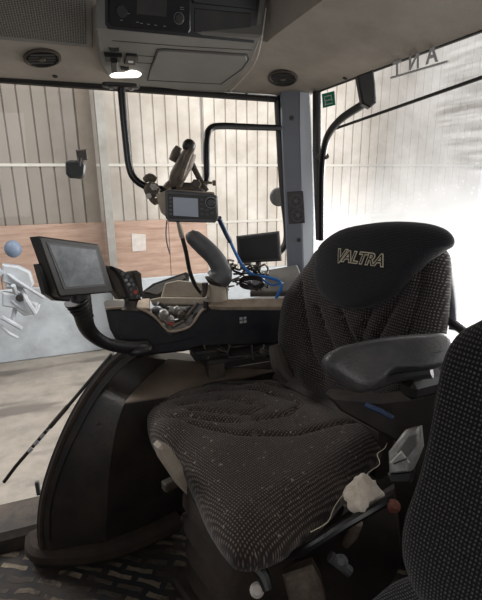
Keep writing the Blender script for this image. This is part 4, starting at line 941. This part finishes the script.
# passenger seat
ps_ = thing('passenger_seat', (.62, .18, 0), 'grey speckled woven passenger seat in the near right corner', 'seat')
PP = facing(450, 450, .62, -25, 12)
out = ((470, 322), (452, 334), (441, 356), (434, 395), (426, 440), (414, 485), (402, 520), (398, 548), (402, 575), (420, 610), (470, 640), (560, 640), (590, 560), (600, 400), (560, 320), (510, 305))
mb = MB(); mb.slab(PP, out, -.03, .05, 2.3, 22, 112, lambda a, b, t: .0, back=.05); mb.build('backrest', 'fabric2', ps_, sharp=60)
PQ = PL(on_z(440, 600, .55), (0, 0, 1), V((0, 1, 0)))
mb = MB(); mb.slab(PQ, ((352, 612), (372, 594), (398, 575), (430, 570), (480, 590), (500, 700), (400, 720), (350, 650)), -.03, .04, 2.3, 18, 80, None, back=.05); mb.build('seat_cushion', 'fabric2', ps_, sharp=60)
mb = MB(); mb.box((.45, .22, .25), (.12, .12, .25), None, .02); mb.build('seat_box', 'black', ps_)

# ================================================================== LIGHT
def area(name, loc, target, size, power, c=(1, 1, 1), sy=None):
    l = bpy.data.lights.new(name, 'AREA'); l.energy = power; l.size = size; l.color = c
    if sy: l.shape = 'RECTANGLE'; l.size_y = sy
    o = bpy.data.objects.new(name, l); bpy.context.scene.collection.objects.link(o); o.location = loc
    o.rotation_euler = (V(target)-V(loc)).to_track_quat('-Z', 'Y').to_euler(); return o
area('doorway_daylight', (6.5, 2.6, .9), (.9, .9, 1.1), 3.5, 900, (1, .98, .95))
area('shed_wall_fill', (1.5, 3.4, 5.2), (1.8, 6.6, 1.2), 3.0, 260, (1, .97, .93))  # unseen area lamp added overhead to brighten the shed wall
area('side_window_daylight', (-2.6, 4.6, 3.7), (.35, 1.25, .6), 1.6, 170, (1, .97, .94))
area('open_door_daylight', (-1.6, -3.0, 1.9), (.2, 1.2, .9), 2.2, 32, (1, .96, .92))
w = bpy.data.worlds.new('World'); bpy.context.scene.world = w; w.use_nodes = True
w.node_tree.nodes['Background'].inputs[0].default_value = (.93, .96, 1, 1); w.node_tree.nodes['Background'].inputs[1].default_value = .37

# ================================================================== CAMERA
cd = bpy.data.cameras.new('camera'); cd.sensor_fit = 'VERTICAL'; cd.sensor_height = 36; cd.lens = 36*FPX/600; cd.clip_start = .02
co = bpy.data.objects.new('camera', cd); bpy.context.scene.collection.objects.link(co); co.location = CAM
fw = ray(241, 300).normalized(); rt = (ray(341, 300)-ray(241, 300)).normalized(); upv = rt.cross(fw).normalized()
m = Matrix((rt, upv, -fw)).transposed().to_4x4(); m.translation = CAM; co.matrix_world = m
bpy.context.scene.camera = co
vs = bpy.context.scene.view_settings; vs.view_transform = 'Standard'; vs.look = 'None'; vs.exposure = 0; vs.gamma = 1; vs.use_curve_mapping = False
